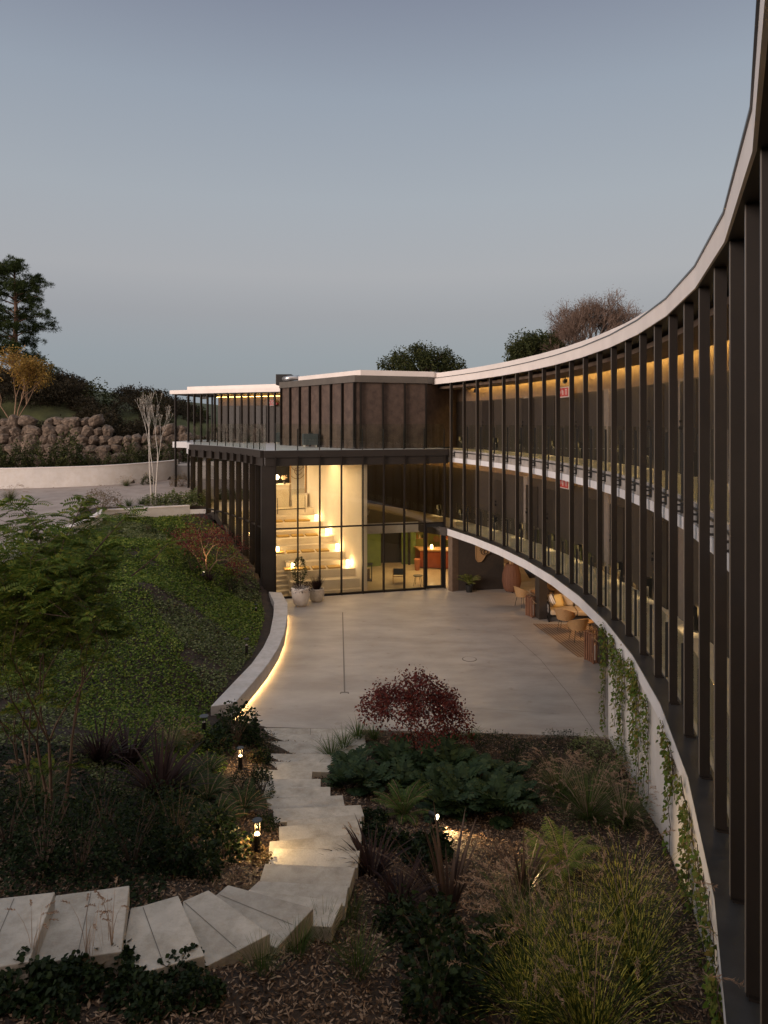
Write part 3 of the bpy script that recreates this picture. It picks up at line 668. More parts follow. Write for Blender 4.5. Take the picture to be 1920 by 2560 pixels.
# terrace deck and balustrade
deckp = [FP(-.05, .0), FP(FL+.1, .0), (2.4, 30.8), (0, 33), (-4, 40.5), (-12.0, 42.6), (-11.0, 39)] + [tuple(p) for p in offset(fl, 0)[::-1][:-1]]
b = MB(); b.prism(deckp, 5.30, 5.90); build('terrace_deck', b, M['terrace'], gh)
for k in range(9):
    s = .32 + (FL-.38)*k/8 - .0
    fbox('rail_post', s-.02, s+.02, .02, .07, 5.9, 6.76 if k else 7.0, M['black'])
for k in range(8):
    s = .32 + (FL-.38)*k/8; fbox('rail_glass', s+.01, s+(FL-.38)/8-.01, .0, .012, 5.82, 6.95, M['rail'])
for k in range(len(fl)-1):
    a, c = Vector(fl[k]), Vector(fl[k+1]); t_ = (c-a).normalized(); n_ = Vector((-t_.y, t_.x))
    mb = MB(); mb.prism([tuple(a+t_*.02-n_*.02), tuple(c-t_*.02-n_*.02), tuple(c-t_*.02-n_*.008), tuple(a+t_*.02-n_*.008)], 5.88, 6.95); build('rail_glass', mb, M['rail'], gh)
    mb = MB(); q = c-n_*.05; mb.box((q.x, q.y, 5.9), (.035, .035, .86), math.atan2(t_.y, t_.x)); build('rail_post', mb, M['black'], gh)

# interior of the hall --------------------------------------------------
b = MB(); b.prism([FP(.3, .1), FP(FL, .1), (6.5, 31), (7, 38), (-3, 38), (-9, 36)] + [(p[0]+.3, p[1]) for p in fl[::-1][3:-1]], -.01, .012); build('hall_floor', b, pmat('warm_concrete_floor', (.34, .27, .18), (.48, .40, .29), 1.2, .35), gh)
WA, WB = Vector((-.86, 28.95)), Vector((-4.15, 36.4)); wd = (WB-WA).normalized()
wallseg('inner_wall', tuple(WA), tuple(WB), -.18, .0, 5.27, M['cream'], gh)
b = MB(); b.prism([FP(.3, .26), FP(4.1, .26), (-4.0, 36.4), (-3.6, 41), (-11.0, 41), (fl[-1][0]+.4, fl[-1][1])] + [(p[0]+.3, p[1]+.05) for p in fl[::-1][1:-1]], 5.272, 5.298); build('hall_ceiling', b, M['cream'], gh)
# amphitheatre seating: tiers parallel to the glass, climbing away from it
def lx(y):  # left facade plan x at depth y
    return float(np.interp(y, [p[1] for p in fl], [p[0] for p in fl])) + .28
def tier(name, wx, z0, z1, depth, left, m=M['step']):
    """wx: front right corner (on the inner wall line); left: plan distance to the left end"""
    R0 = Vector(wx); L0 = R0 - fd*left; R1 = R0 + fn*depth; L1 = L0 + fn*depth
    # clip ends on inner wall line and glass
    R1 = R1 - fd*(depth*.19); L0x = max(L0.x, lx(L0.y)); L1x = max(L1.x, lx(L1.y))
    mb = MB(); mb.prism([(L0x, L0.y), tuple(R0), tuple(R1), (L1x, L1.y)], z0, z1); return build(name, mb, m, gh, bevel=.006)
def onwall(t): p = WA + (WB-WA)*t; return (p.x, p.y)
tier('plinth_step', onwall(.015), 0, .12, 1.3, 3.0)
tier('foot_platform', onwall(.045), .12, .50, 1.5, 2.9)
T = [(.11, .82, 2.75), (.27, 1.31, 3.05), (.445, 1.79, 6), (.635, 2.26, 6)]
for t_, z, left in T:
    w = onwall(t_); tier('seat_tier', w, .013, z, 7.6*.19 if t_ < .6 else 2.2, left)
    w2 = onwall(t_+.105); tier('foot_platform', w2, z-.2, z+.21, .8, left-.05)
b = MB(); b.prism([onwall(.80), (-3.0, 41), (-11.5, 41), (-10.6, 37.5), (lx(34.8), 34.8), (lx(33.2)+.0, 33.4)], 2.3, 2.75); build('upper_floor', b, M['step'], gh)
for k in range(7):
    R0 = Vector(onwall(.10)) - fd*2.72 + fn*(.33*k-.25); y = R0.y
    mb = MB(); a0 = Vector((lx(y-.5), y-.45)); R1 = R0 + fn*1.6
    mb.prism([tuple(a0), tuple(R0), tuple(R1), (lx(R1.y), R1.y-.4)], .013, .13*(k+1)); build('aisle_step', mb, M['step'], gh)
CUS = None
M['mustard'] = pmat('mustard_fabric', (.42, .27, .07), (.50, .33, .10), 30, .9)
def cushion_proto():
    t = thing('seat_cushion', 'x', 'cushion'); b = MB(); b.box((0, 0, 0), (.56, .50, .07)); o = build('pad', b, M['mustard'], t, bevel=.022); return t
cu = cushion_proto(); first = True
names = {0: 'lowest', 1: 'second', 2: 'third', 3: 'top'}; posn = ['at the wall end', 'second from the wall', 'third from the wall', 'farthest from the wall']
for ti, (t_, z, left) in enumerate(T):
    w = Vector(onwall(t_)); start = [.55, .62, .66, .55][ti]
    for k in range(4):
        p = w - fd*(start+.3+k*.66) + fn*.38
        if ti == 0 and k == 3: p = w - fd*(start+.3+k*.62) + fn*.38
        lab = 'flat mustard seat cushion on the %s seating tier, %s' % (names[ti], posn[k])
        ang_ = math.atan2(fd.y, fd.x)
        if first: cu.location = (p.x, p.y, z); cu.rotation_euler = (0, 0, ang_); cu['label'] = lab; cu['group'] = 'mustard cushions on the seating steps'; first = False
        else: dup(cu, (p.x, p.y, z), ang_, label=lab)
# glowing lanterns on the tiers
M['lantern'] = emat('lantern_glow', (1, .74, .38), 16)
def lant(p, z, lab):
    t = thing('tier_lantern', lab, 'lantern', (p[0], p[1], z)); t['group'] = 'glowing lanterns on the seating steps'
    b = MB(); b.lathe([(.07, .02), (.07, .26)], (p[0], p[1], z), 14); build('glass_tube', b, M['lantern'], t, smooth=True)
    b = MB(); b.lathe([(.085, 0), (.085, .02)], (p[0], p[1], z), 14); build('base', b, M['step'], t)
    L = bpy.data.lights.new('lantern_lamp', 'POINT'); L.energy = 13; L.color = (1, .68, .34); L.shadow_soft_size = .08
    lo = bpy.data.objects.new('lantern_lamp', L); COL.objects.link(lo); lo.location = (p[0], p[1]-.13, z+.2)
for ti, (t_, z, left) in enumerate(T):
    w = Vector(onwall(t_)); p = w - fd*.22 + fn*.5; lant((p.x, p.y), z, 'glowing lantern against the tall cream wall on the %s seating tier' % names[ti])
    if ti < 3:
        p = w - fd*([2.6, 2.9, 3.75][ti]) + fn*.42
        lant((max(p.x, lx(p.y)+.25), p.y), z, 'glowing lantern at the left end of the %s seating tier' % names[ti])
for (x, y, z, e, s) in ((-3.4, 31.5, 5.2, 95, 2.2), (-6.2, 35, 5.2, 75, 1.8), (-2.6, 29.6, 5.2, 22, 1.2)):
    L = bpy.data.lights.new('ceiling_panel_lamp', 'AREA'); L.energy = e; L.color = (1, .70, .38); L.size = s
    lo = bpy.data.objects.new('ceiling_panel_lamp', L); COL.objects.link(lo); lo.location = (x, y, z)
# reception
rc = thing('reception_desk', 'cream reception desk block on the upper landing, seen through the hall glass', 'desk', (-5.5, 36.6, 2.75))
p0 = PD(681, 1240, 35.2); p1 = PD(722, 1240, 35.4)
b = MB(); b.prism([(p0[0]-.3, p0[1]), (p1[0], p1[1]), (p1[0], p1[1]+.7), (p0[0]-.3, p0[1]+.7)], 2.75, 3.85); build('counter', b, M['step'], rc, bevel=.01)
b = MB(); b.prism([(p0[0]-.35, p0[1]-.03), (p1[0]+.03, p1[1]-.03), (p1[0]+.03, p1[1]+.73), (p0[0]-.35, p0[1]+.73)], 3.853, 3.89); build('counter_top', b, M['cream'], rc)
tl = thing('globe_lamp', 'table lamp with a bright round globe standing on the reception desk', 'lamp', (0, 0, 0)); q = PD(692, 1193, 35.6); tl.location = (q[0], q[1], 3.89)
b = MB(); b.lathe([(.0, q[2]-.13-0)] + [(.125*math.sin(x), q[2]-.125*math.cos(x)) for x in np.linspace(.1, 3.04, 10)] + [(0, q[2]+.13)], (q[0], q[1], 0), 16); build('globe', b, M['bulb'], tl, smooth=True)
b = MB(); b.lathe([(.09, 3.89), (.09, 3.91), (.012, 3.92), (.012, q[2]-.13)], (q[0], q[1], 0), 10); build('stand', b, M['black'], tl)
L = bpy.data.lights.new('globe_lamp_light', 'POINT'); L.energy = 22; L.color = (1, .75, .45); L.shadow_soft_size = .15; lo = bpy.data.objects.new('globe_lamp_light', L); COL.objects.link(lo); lo.location = (q[0]+.1, q[1]-.3, q[2])
wallseg('reception_wall', (-9.2, 38.6), (-5.2, 38.9), .2, 2.75, 5.27, M['black'], gh)
wallseg('reception_wall', (-5.15, 38.4), (-3.2, 38.5), .2, 2.75, 5.27, M['cream'], gh)
M['oak'] = pmat('warm_oak', (.30, .17, .07), (.38, .23, .10), 8, .55, stretch=(1, 1, .2))
for u in (726, 764):
    q = PD(u, 1200, 37.2 if u < 740 else 36.0); b = MB(); b.box((q[0], q[1], 2.76), (.07, .1, 2.5)); build('timber_post', b, M['oak'], gh)
for k in range(8):
    q = PD(682+k*5, 1180, 38.4); b = MB(); b.box((q[0], q[1], 2.76), (.03, .06, 2.5)); build('wall_slat', b, M['blackwood'], gh)
fw = thing('flower_vase', 'small vase of pale dried flowers on the reception desk', 'vase', (0, 0, 0)); q = PD(711, 1208, 35.6); fw.location = (q[0], q[1], 3.89)
b = MB(); b.lathe([(.05, 3.89), (.08, 3.95), (.03, 4.02)], (q[0], q[1], 0), 12); build('vase', b, M['black'], fw)
b = MB()
for k in range(26):
    d = Vector((rng.normal(0, .5), rng.normal(0, .4), 1)).normalized()*rng.uniform(.1, .3); e = Vector((q[0], q[1], 4.02))+d
    b.box((e.x, e.y, e.z), (.05, .03, .05), rng.uniform(0, 3))
build('blossom', b, pmat('dried_petal', (.6, .42, .26)), fw)
wc = thing('white_side_desk', 'white box-shaped side desk beside the line artwork', 'desk', (0, 0, 0)); q = PD(754, 1262, 35.4); wc.location = (q[0], q[1], 2.75)
b = MB(); b.box((q[0]-.1, q[1]+.25, 2.75), (.75, .5, .62)); build('body', b, M['cream'], wc, bevel=.01)
b = MB(); b.box((q[0]-.1, q[1]+.25, 3.373), (.80, .55, .03)); build('desk_top', b, M['white'], wc)
la = thing('line_artwork', 'bronze line artwork of looping arches hanging on the pale reception wall', 'artwork', (-4.7, 38.35, 4)); b = MB()
def artc(cx, cz, r, a0, a1, y=38.33, n=14, sx=1):
    b.tube([(cx + sx*r*math.cos(t), y, cz + r*math.sin(t)) for t in np.linspace(a0, a1, n)], .016, 5)
artc(-4.75, 4.85, .48, 3.2, 6.2, sx=.8); artc(-4.75, 4.35, .42, 3.1, 7.6); artc(-4.7, 4.35, .2, 1, 6.0); artc(-4.6, 4.85, .2, 0, 6.2)
build('bent_wire', b, pmat('bronze_wire', (.25, .15, .07), rough=.4), la)
gb = thing('landing_balustrade', 'frameless glass balustrade with a dark foot rail along the reception landing', 'balustrade', (-5, 34.6, 2.75))
e0, e1 = PD(682, 1265, 33.9), PD(764, 1265, 34.7)
b = MB(); b.prism([(e0[0], e0[1]), (e1[0], e1[1]), (e1[0], e1[1]+.012), (e0[0], e0[1]+.012)], 2.79, 3.75); build('glass_pane', b, M['glass'], gb)
b = MB(); b.prism([(e0[0], e0[1]-.02), (e1[0], e1[1]-.02), (e1[0], e1[1]+.03), (e0[0], e0[1]+.03)], 2.751, 2.79); build('foot_rail', b, M['black'], gb)
for u in (694.5, 763): 
    q = PD(u, 1260, 33.8 if u < 700 else 34.5); b = MB(); b.box((q[0], q[1]-.05, 2.6), (.03, .03, .78)); build('post', b, M['black'], gb)

# right half of the hall: low ceiling, green walls, furniture
fbox('low_ceiling', 4.25, FL-.9, 1.0, 1.06, 2.26, 2.70, M['white'])
b = MB(); b.prism([FP(4.25, 1.07), FP(FL-.9, 1.07), C(0, -.2), C(-3, -.2), C(-6, -.2)], 2.255, 2.60); build('low_ceiling', b, M['walldark'], gh)
b = MB(); b.prism([FP(FL-.89, 1.0), C(-1, 3.0), C(-8, 3.0), FP(FL-3, 3.0)], 2.262, 2.30); build('low_ceiling', b, M['cream'], gh)
M['green'] = pmat('olive_green_wall', (.10, .15, .035), (.14, .20, .05), 3, .6)
g0, g1 = PD(905, 1400, 33.5), PD(952, 1400, 34.2); wallseg('green_wall', (g0[0]-.6, g0[1]), g1[:2], .2, 0, 2.25, M['green'], gh)
g0, g1 = PD(952, 1400, 34.9), PD(1004, 1400, 35.0); wallseg('black_door', g0[:2], g1[:2], .1, 0, 2.25, M['black'], gh)
g0, g1 = PD(1004, 1400, 34.6), PD(1040, 1400, 34.6); wallseg('green_wall', g0[:2], g1[:2], .2, 0, 2.25, M['green'], gh)
g0 = PD(1023, 1400, 34.5); b = MB(); b.box((g0[0], g0[1]-.05, 0), (.12, .06, 2.24)); build('black_post', b, M['black'], gh)
g0, g1 = PD(1038, 1400, 37.5), PD(1135, 1400, 38); wallseg('green_wall', g0[:2], g1[:2], .2, 0, 2.25, pmat('lime_wall', (.22, .25, .06), (.28, .30, .08), 3), gh)
for (x, y, z, e, s, c) in ((.2, 31.9, 2.2, 26, .5, (1, .72, .34)), (1.9, 32.6, 2.2, 60, .6, (1, .62, .26)), (3.4, 35.0, 2.2, 80, .7, (1, .62, .26)), (1.3, 30.4, 2.2, 14, .4, (1, .68, .3))):
    L = bpy.data.lights.new('hall_downlight_lamp', 'AREA'); L.energy = e; L.color = c; L.size = s
    lo = bpy.data.objects.new('hall_downlight_lamp', L); COL.objects.link(lo); lo.location = (x, y, z)
# upper void
fbox('void_ceiling', 4.1, FL, .26, 3.2, 5.272, 5.298, M['walldark'])
# ------------------------------------------------------------------ upper volumes on the terrace
up = thing('clad_upper_volume', 'rust brown panelled upper volume with bronze fins and a cream roof edge', 'building', (0, 31, 5.9))
U0, U1, U2, U3 = (-5.0, 34.4), (-1.19, 29.3), (1.80, 30.35), (6.5, 36)
b = MB(); b.prism([U0, U1, U2, U3, (2, 40), (-4, 40)], 5.902, 8.70); build('panelled_wall', b, M['clad'], up)
b = MB(); b.prism([(-5.15, 34.4), (-1.22, 29.16), (1.92, 30.27), (6.6, 36), (2, 40), (-4, 40)], 8.702, 8.99); build('roof_fascia', b, M['grey_fascia'], up)
b = MB(); b.prism([(-4.2, 34.3), (-1.0, 29.9), (2.2, 31.0), (6.0, 36), (2, 39.6), (-3.2, 39.6)], 8.991, 9.26); build('roof_parapet', b, M['roofwhite'], up)
def fins_on(a, c, n, name='fin', dd=.12, z0=5.903, z1=8.70, w=.05, skip=0, par=up, side=-1):
    a, c = Vector(a), Vector(c); t_ = (c-a).normalized(); n_ = Vector((t_.y, -t_.x)); rz = math.atan2(t_.y, t_.x)
    for k in range(skip, n+1):
        p = a + (c-a)*(k/n) + n_*dd/2; mb = MB(); mb.box((p.x, p.y, z0), (w, dd, z1-z0), rz); build(name, mb, M['fin'], par)
fins_on(U0, U1, 7); fins_on((-1.0, 29.36), U2, 3)
lwg = thing('left_gallery_wing', 'left gallery wing with slim posts, cove-lit wall and flat cream canopy roof', 'building', (-9, 39, 5.9))
A_, B_ = (-12.55, 41.0), (-5.25, 37.55)
b = MB(); b.prism([A_, B_, (-4.2, 38.2), (-4.0, 43), (-12.0, 46)], 8.68, 8.90); build('canopy_roof', b, M['roofwhite'], lwg)
b = MB(); b.prism([(-11.7, 41.6), (-5.4, 38.3), (-4.2, 38.6), (-4.0, 42.6), (-11, 45.2)], 8.901, 9.14); build('roof_parapet', b, M['roofwhite'], lwg)
b = MB(); b.prism([(-12.4, 41.1), (-5.3, 37.75), (-4.4, 38.4), (-4.2, 42.8), (-11.9, 45.6)], 8.64, 8.679); build('soffit', b, M['walldark'], lwg)
b = MB(); b.prism([(-12.4, 41.05), (-5.3, 37.7), (-4.4, 42.8), (-11.9, 45.6)], 5.55, 5.896); build('floor_slab', b, M['terrace'], lwg)
Av, Bv = Vector((-12.35, 41.02)), Vector((-5.3, 37.68))
us = [439, 471, 486, 503, 519, 537, 553, 570, 587, 604, 621, 637, 654, 671, 687, 704]
dv = (Bv-Av).normalized(); nv = Vector((dv.y, -dv.x)); rz = math.atan2(dv.y, dv.x)
def on(u, A=Av, D=dv):
    k = (u-CX)/FPX; t_ = (k*A.y - A.x)/(D.x-k*D.y); return A + D*t_
for i, u in enumerate(us):
    p = on(u); mb = MB(); lo_ = 3.1 if i < 2 else 5.9
    mb.box((p.x, p.y, lo_), (.06, .14, 8.64-lo_), rz); build('post', mb, M['fin'], lwg)
mb = MB(); p = on(477)-nv*1.9; mb.box((p.x, p.y, 5.9), (.08, .08, 2.74), rz); build('post', mb, M['fin'], lwg)
wa, wb = on(505)-nv*1.45, on(712)-nv*1.45
wallseg('gallery_wall', tuple(wa), tuple(wb), .2, 5.9, 8.64, M['wallbrown'], lwg)
wallseg('cove_light', tuple(wa+nv*.14), tuple(wb+nv*.14), .03, 8.50, 8.515, M['cove_soft'], lwg)
wallseg('dark_panel', tuple(wa+nv*.04), tuple(wb+nv*.04), .03, 5.905, 8.0, M['walldark'], lwg)
for u in (545, 612, 684):
    p = on(u)-nv*1.38; mb = MB(); mb.box((p.x, p.y, 5.91), (.92, .03, 2.05), rz); d_ = build('door', mb, M['beam'], lwg)
    q = p + nv*.04 - dv*.34; mb = MB(); mb.box((q.x, q.y, 6.9), (.05, .06, .08), rz); mb.box((q.x, q.y, 7.06), (.05, .05, .06), rz); build('handle', mb, M['black'], d_)
q = on(647)-nv*1.2
fire_sign(0, 0, (q.x, q.y, 7+50*q.y/1750), None, rz+math.pi/2, 'small row of red fire equipment pictograms inside the left gallery wing', 2)
mb = MB(); q = on(662)-nv*1.15; z = 7+48*q.y/1750; mb.lathe([(.09, z-.05), (.09, z+.05)], (q.x, q.y, 0), 12); build('alarm_bell', mb, M['signred'], lwg)
mb = MB(); q = on(495)-nv*.6; mb.box((q.x, q.y, 8.38), (.3, .15, .14), rz); mb.bar((q.x, q.y, 8.5), (q.x, q.y, 8.64), .04); build('security_camera', mb, M['black'], lwg)
# gate and end wall below the canopy
ga = thing('dark_screen_wall', 'dark metal screen at the end of the driveway wall below the canopy', 'screen', (-12.3, 42, 3.2))
wallseg('panel', (-13.1, 44.2), (-11.0, 43.2), .1, 3.0, 4.25, M['beam'], ga); wallseg('frame', (-13.1, 44.15), (-11.0, 43.15), .05, 4.25, 4.32, M['black'], ga)
# roof air handling unit
ac = thing('roof_air_unit', 'dark boxy air handling unit with a silver duct on the roof', 'air conditioner', (-4.4, 36.5, 9.0))
p, q = PD(689, 950, 36), PD(712, 950, 36); b = MB(); b.prism([(p[0], 36), (q[0]+.35, 36), (q[0]+.35, 36.9), (p[0], 36.9)], 8.95, 9.50); build('housing', b, M['black'], ac, bevel=.02)
M['duct'] = pmat('galvanised_duct', (.5, .5, .5), metal=.9, rough=.35)
b = MB(); b.tube([(q[0]-.05, 35.95, 9.24), (q[0]+.2, 35.8, 9.27), (q[0]+.75, 35.8, 9.30)], .13, 12); build('duct', b, M['duct'], ac, smooth=True)
for (u0, v0, u1, d) in ((705, 0, 1, 36.0), (774, 0, 1, 31.4)):
    pass
def cart(u, v, lab, rz):
    p = P(u, v, 5.9); t = thing('wheeled_planter_box', lab, 'planter', p); t['group'] = 'dark wheeled boxes on the terrace'; x, y, z = p
    b = MB(); b.box((x, y, z+.11), (.66, .50, .50), rz); build('box_body', b, pmat('slate_blue_metal', (.035, .045, .05), (.05, .06, .065), 4, .5), t, bevel=.012)
    for i, (a, c) in enumerate(((-.26, -.18), (.26, -.18), (.26, .18), (-.26, .18))):
        w = MB(); co, si = math.cos(rz), math.sin(rz); cx_, cy = x+a*co-c*si, y+a*si+c*co
        w.lathe([(.01, -.02), (.045, -.02), (.045, .02), (.01, .02)], (0, 0, 0), 12)
        w.v = [(cx_+vz, cy+vy, z+.047+vx) for vx, vy, vz in w.v]; w.box((cx_, cy, z+.08), (.05, .05, .03)); build('caster', w, M['white'], t)
    w = MB(); w.box((x+.05, y, z+.61), (.14, .1, .06), rz); w.bar((x+.05, y, z+.66), (x+.1, y+.02, z+.72), .03); build('lid_handle', w, M['black'], t)
cart(705, 1110, 'dark wheeled planter box near the left gallery wing on the terrace', R(8)); cart(775, 1118.5, 'dark wheeled planter box in front of the brown panelled volume', R(14))

# ------------------------------------------------------------------ hall furniture
def obj_bench(): pass
# bar counter
bc = thing('bar_counter', 'reddish brown leather-clad bar counter with a lit top, seen through the door glass', 'bar', (3.2, 34, 0))
g0, g1 = PD(1050, 1419, 33.6), PD(1135, 1419, 33.2)
M['redleather'] = pmat('red_brown_leather', (.16, .035, .015), (.24, .06, .025), 2, .35)
b = MB(); b.prism([(g0[0], g0[1]), (g1[0]+.6, g1[1]), (g1[0]+.6, g1[1]+.8), (g0[0]-.2, g0[1]+.8)], .05, .86); build('front', b, M['redleather'], bc, bevel=.02)
b = MB(); b.prism([(g0[0]-.05, g0[1]-.05), (g1[0]+.65, g1[1]-.05), (g1[0]+.65, g1[1]+.85), (g0[0]-.25, g0[1]+.85)], .862, .93); build('top', b, M['oak'], bc)
sh = thing('bottle_shelves', 'tall lit shelving full of bottles and books behind the bar', 'shelves', (2.4, 36.6, 0))
def shelf(u0, u1, d):
    a, c = PD(u0, 0, d), PD(u1, 0, d)
    b = MB()
    for z in (.95, 1.3, 1.65, 2.0): b.box(((a[0]+c[0])/2, d, z), (c[0]-a[0], .3, .03))
    for x in (a[0], c[0]): b.box((x, d, 0), (.04, .3, 2.2))
    build('shelf_frame', b, M['oak'], sh)
    for z in (.98, 1.33, 1.68):
        x = a[0]+.08
        while x < c[0]-.06:
            b = MB(); h = rng.uniform(.16, .27)
            if rng.random() < .6: b.lathe([(.035, 0), (.035, h*.6), (.012, h*.75), (.012, h)], (x, d-.05, z), 8)
            else: b.box((x, d-.03, z), (.05, .16, h))
            build('bottle', b, [M['bottle_a'], M['bottle_b'], M['cream'], M['redleather']][rng.integers(4)], sh); x += rng.uniform(.09, .15)
M['bottle_a'] = pmat('amber_glass', (.35, .17, .04), rough=.15); M['bottle_b'] = pmat('dark_glass', (.03, .05, .03), rough=.1)
shelf(1039, 1068, 36.6); shelf(1101, 1130, 36.4)
gd = thing('gold_disc', 'round woven gold disc hanging on the lime wall behind the bar', 'wall decoration', PD(1091, 1347, 37.2)); q = PD(1091, 1347, 37.2)
b = MB(); b.lathe([(.01, 0), (.17, .01), (.17, .04), (.01, .05)], (0, 0, 0), 20); b.v = [(q[0]+x, q[1]-z, q[2]+y) for x, y, z in b.v]; build('disc', b, M['oak'], gd)
tb = thing('bar_lamp', 'small glowing lamp standing on the bar counter', 'lamp', PD(1079, 1375, 33.8)); q = PD(1079, 1374, 33.8)
b = MB(); b.lathe([(.06, .935), (.06, 1.08), (.02, 1.12)], (q[0], q[1], 0), 14); build('shade', b, M['lantern'], tb); L = bpy.data.lights.new('bar_lamp_light', 'POINT'); L.energy = 10; L.color = (1, .7, .35); L.shadow_soft_size = .06; lo = bpy.data.objects.new('bar_lamp_light', L); COL.objects.link(lo); lo.location = (q[0], q[1]-.15, 1.2)
vt = thing('white_air_vent', 'white ceiling air vent with dark slots above the bar door', 'vent', (2.5, 31.5, 2.2)); q = PD(1084, 1327, 31.6)
b = MB(); b.box((q[0]+.05, q[1], 2.08), (.7, .5, .17)); build('housing', b, M['white'], vt)
b = MB(); b.box((q[0]+.05, q[1]-.253, 2.12), (.34, .004, .08)); build('slot', b, M['black'], vt)
pt = thing('terracotta_pot_plant', 'dark leafy plant in a tall terracotta pot beside the bar', 'potted plant', PD(1043, 1421, 33.2)); q = (PD(1043, 1421, 33.2)[0], 33.2)
b = MB(); b.lathe([(.11, .0), (.15, .52), (.14, .55), (.12, .53)], (q[0], q[1], 0), 16); build('pot', b, pmat('terracotta', (.35, .13, .06)), pt)
# console table, folding chair, side table
co_ = thing('console_table', 'black frame console table with books, near the cream inner wall', 'table', (-.7, 30.6, 0)); q = P(916, 1454, 0)
x, y = q[0]-.05, q[1]
b = MB(); b.box((x, y+.15, .72), (.62, .42, .04)); build('top', b, M['black'], co_)
for a, c in ((-.28, -.03), (.28, -.03), (-.28, .33), (.28, .33)):
    b = MB(); b.box((x+a, y+c, 0), (.035, .035, .72)); build('leg', b, M['black'], co_)
b = MB(); b.box((x, y+.15, .03), (.56, .36, .03)); build('shelf', b, M['black'], co_)
bs = thing('book_stack', 'stack of pale books and leaflets on top of the console table', 'books', (x-.05, y+.15, .76)); b = MB()
for k in range(4): b.box((x-.08, y+.15, .761+k*.032), (.26-.02*k, .2, .03), .1*k)
build('books', b, M['cream'], bs)
bb = thing('crate_of_rolls', 'dark crate of rolled papers standing on the console bottom shelf', 'crate', (x, y+.15, .06)); b = MB()
for k in range(5): b.lathe([(.04, 0), (.04, .36+.03*k)], (x-.18+k*.085, y+.15, .062), 8)
build('rolls', b, M['wallbrown'], bb)
fc = thing('folding_chair', 'low folding chair with a dark blue sling seat and pale wooden frame', 'chair', P(1000, 1466, 0)); x, y, z = P(998, 1462, 0); y += .15
fr = MB()
for s in (-.26, .26):
    fr.bar((x+s, y-.05, 0.01), (x+s, y+.62, .52), .035); fr.bar((x+s, y+.6, 0.01), (x+s, y-.02, .50), .035); fr.bar((x+s, y-.02, .48), (x+s, y-.12, .66), .035)
fr.bar((x-.26, y+.3, .26), (x+.26, y+.3, .26), .03); build('frame', fr, pmat('ash_wood', (.45, .30, .15)), fc)
b = MB(); b.ring([(x-.25, y), (x-.25, y+.01)], [(x+.25, y), (x+.25, y+.01)], .1, .11)
b = MB(); n = 9; vs = []
for k in range(n):
    t_ = k/(n-1); yy = y-.12+t_*.7; zz = .70-.72*t_*(1-t_)*1.3-.2*t_
    vs += [(x-.25, yy, zz), (x+.25, yy, zz), (x-.25, yy, zz-.02), (x+.25, yy, zz-.02)]
b.add(vs, sum([[(4*k, 4*k+1, 4*k+5, 4*k+4), (4*k+2, 4*k+6, 4*k+7, 4*k+3), (4*k, 4*k+4, 4*k+6, 4*k+2), (4*k+1, 4*k+3, 4*k+7, 4*k+5)] for k in range(n-1)], [])); build('sling', b, pmat('navy_canvas', (.03, .05, .07), rough=.8), fc)
sd = thing('round_side_table', 'small round black side table with thin spread legs by the folding chair', 'table', P(1045, 1466, 0)); x, y, z = P(1045, 1466, 0); y += .1
b = MB(); b.lathe([(.21, .43), (.21, .455)], (x, y, 0), 24); build('top', b, M['black'], sd)
for k in range(4):
    an = k*math.pi/2+.5; b = MB(); b.bar((x+.13*math.cos(an), y+.13*math.sin(an), .43), (x+.22*math.cos(an), y+.22*math.sin(an), 0.012), .016); build('leg', b, M['black'], sd)

# ------------------------------------------------------------------ courtyard pots
M['glaze'] = pmat('white_glazed_clay', (.62, .56, .50), (.74, .69, .64), 3, .45, bump=.1, bscale=20); M['glaze2'] = pmat('speckled_glazed_clay', (.42, .37, .31), (.58, .53, .46), 8, .45, bump=.15, bscale=30)
pA = P(752, 1514, 0); pB = P(792, 1503, 0)
potA = thing('glazed_plant_pot', 'large white glazed pot tapering down, with a leafy shrub and trailing purple plants', 'plant pot', pA)
b = MB(); b.lathe([(.19, 0), (.27, .12), (.34, .36), (.365, .60), (.36, .70), (.335, .72), (.31, .70), (.31, .58), (.0, .58)], pA, 32); build('pot_body', b, M['glaze'], potA, smooth=True)
potB = thing('glazed_plant_pot', 'smaller rounder speckled glazed pot with a thin reddish shrub', 'plant pot', pB)
b = MB(); b.lathe([(.19, 0), (.26, .1), (.295, .28), (.29, .48), (.275, .52), (.25, .5), (.25, .44), (0, .44)], pB, 32); build('pot_body', b, M['glaze2'], potB, smooth=True)

# ------------------------------------------------------------------ lounge under the wing
M['wicker'] = pmat('brown_wicker', (.11, .045, .025), (.22, .10, .055), 60, .7, bump=.8, bscale=90, stretch=(1, 1, 2.2))
M['rattan'] = pmat('natural_rattan', (.30, .17, .07), (.42, .26, .12), 40, .6, bump=.4, bscale=120)
bk = thing('wicker_urn', 'tall brown wicker urn, wider at the middle, standing by the lounge', 'basket', P(1279, 1479, 0)); x, y, z = P(1279, 1479, 0)
b = MB(); b.lathe([(.26, .04), (.33, .18), (.385, .45), (.36, .75), (.29, 1.0), (.225, 1.17), (.20, 1.16), (.22, .9), (0, .9)], (x, y, 0), 36); build('woven_body', b, M['wicker'], bk, smooth=True)
b = MB()
for zz in np.arange(.1, 1.14, .075):
    r = np.interp(zz, [.04, .18, .45, .75, 1.0, 1.17], [.26, .33, .385, .36, .29, .225])+.004
    b.tube([(x+r*math.cos(a), y+r*math.sin(a), zz) for a in np.linspace(0, 6.283, 25)], .010, 4, cap=False)
for a in np.linspace(0, 6.283, 21)[:-1]:
    b.tube([(x+(r+.006)*math.cos(a), y+(r+.006)*math.sin(a), zz) for zz, r in ((.05, .265), (.18, .33), (.45, .385), (.75, .36), (1.0, .29), (1.16, .225))], .009, 4, cap=False)
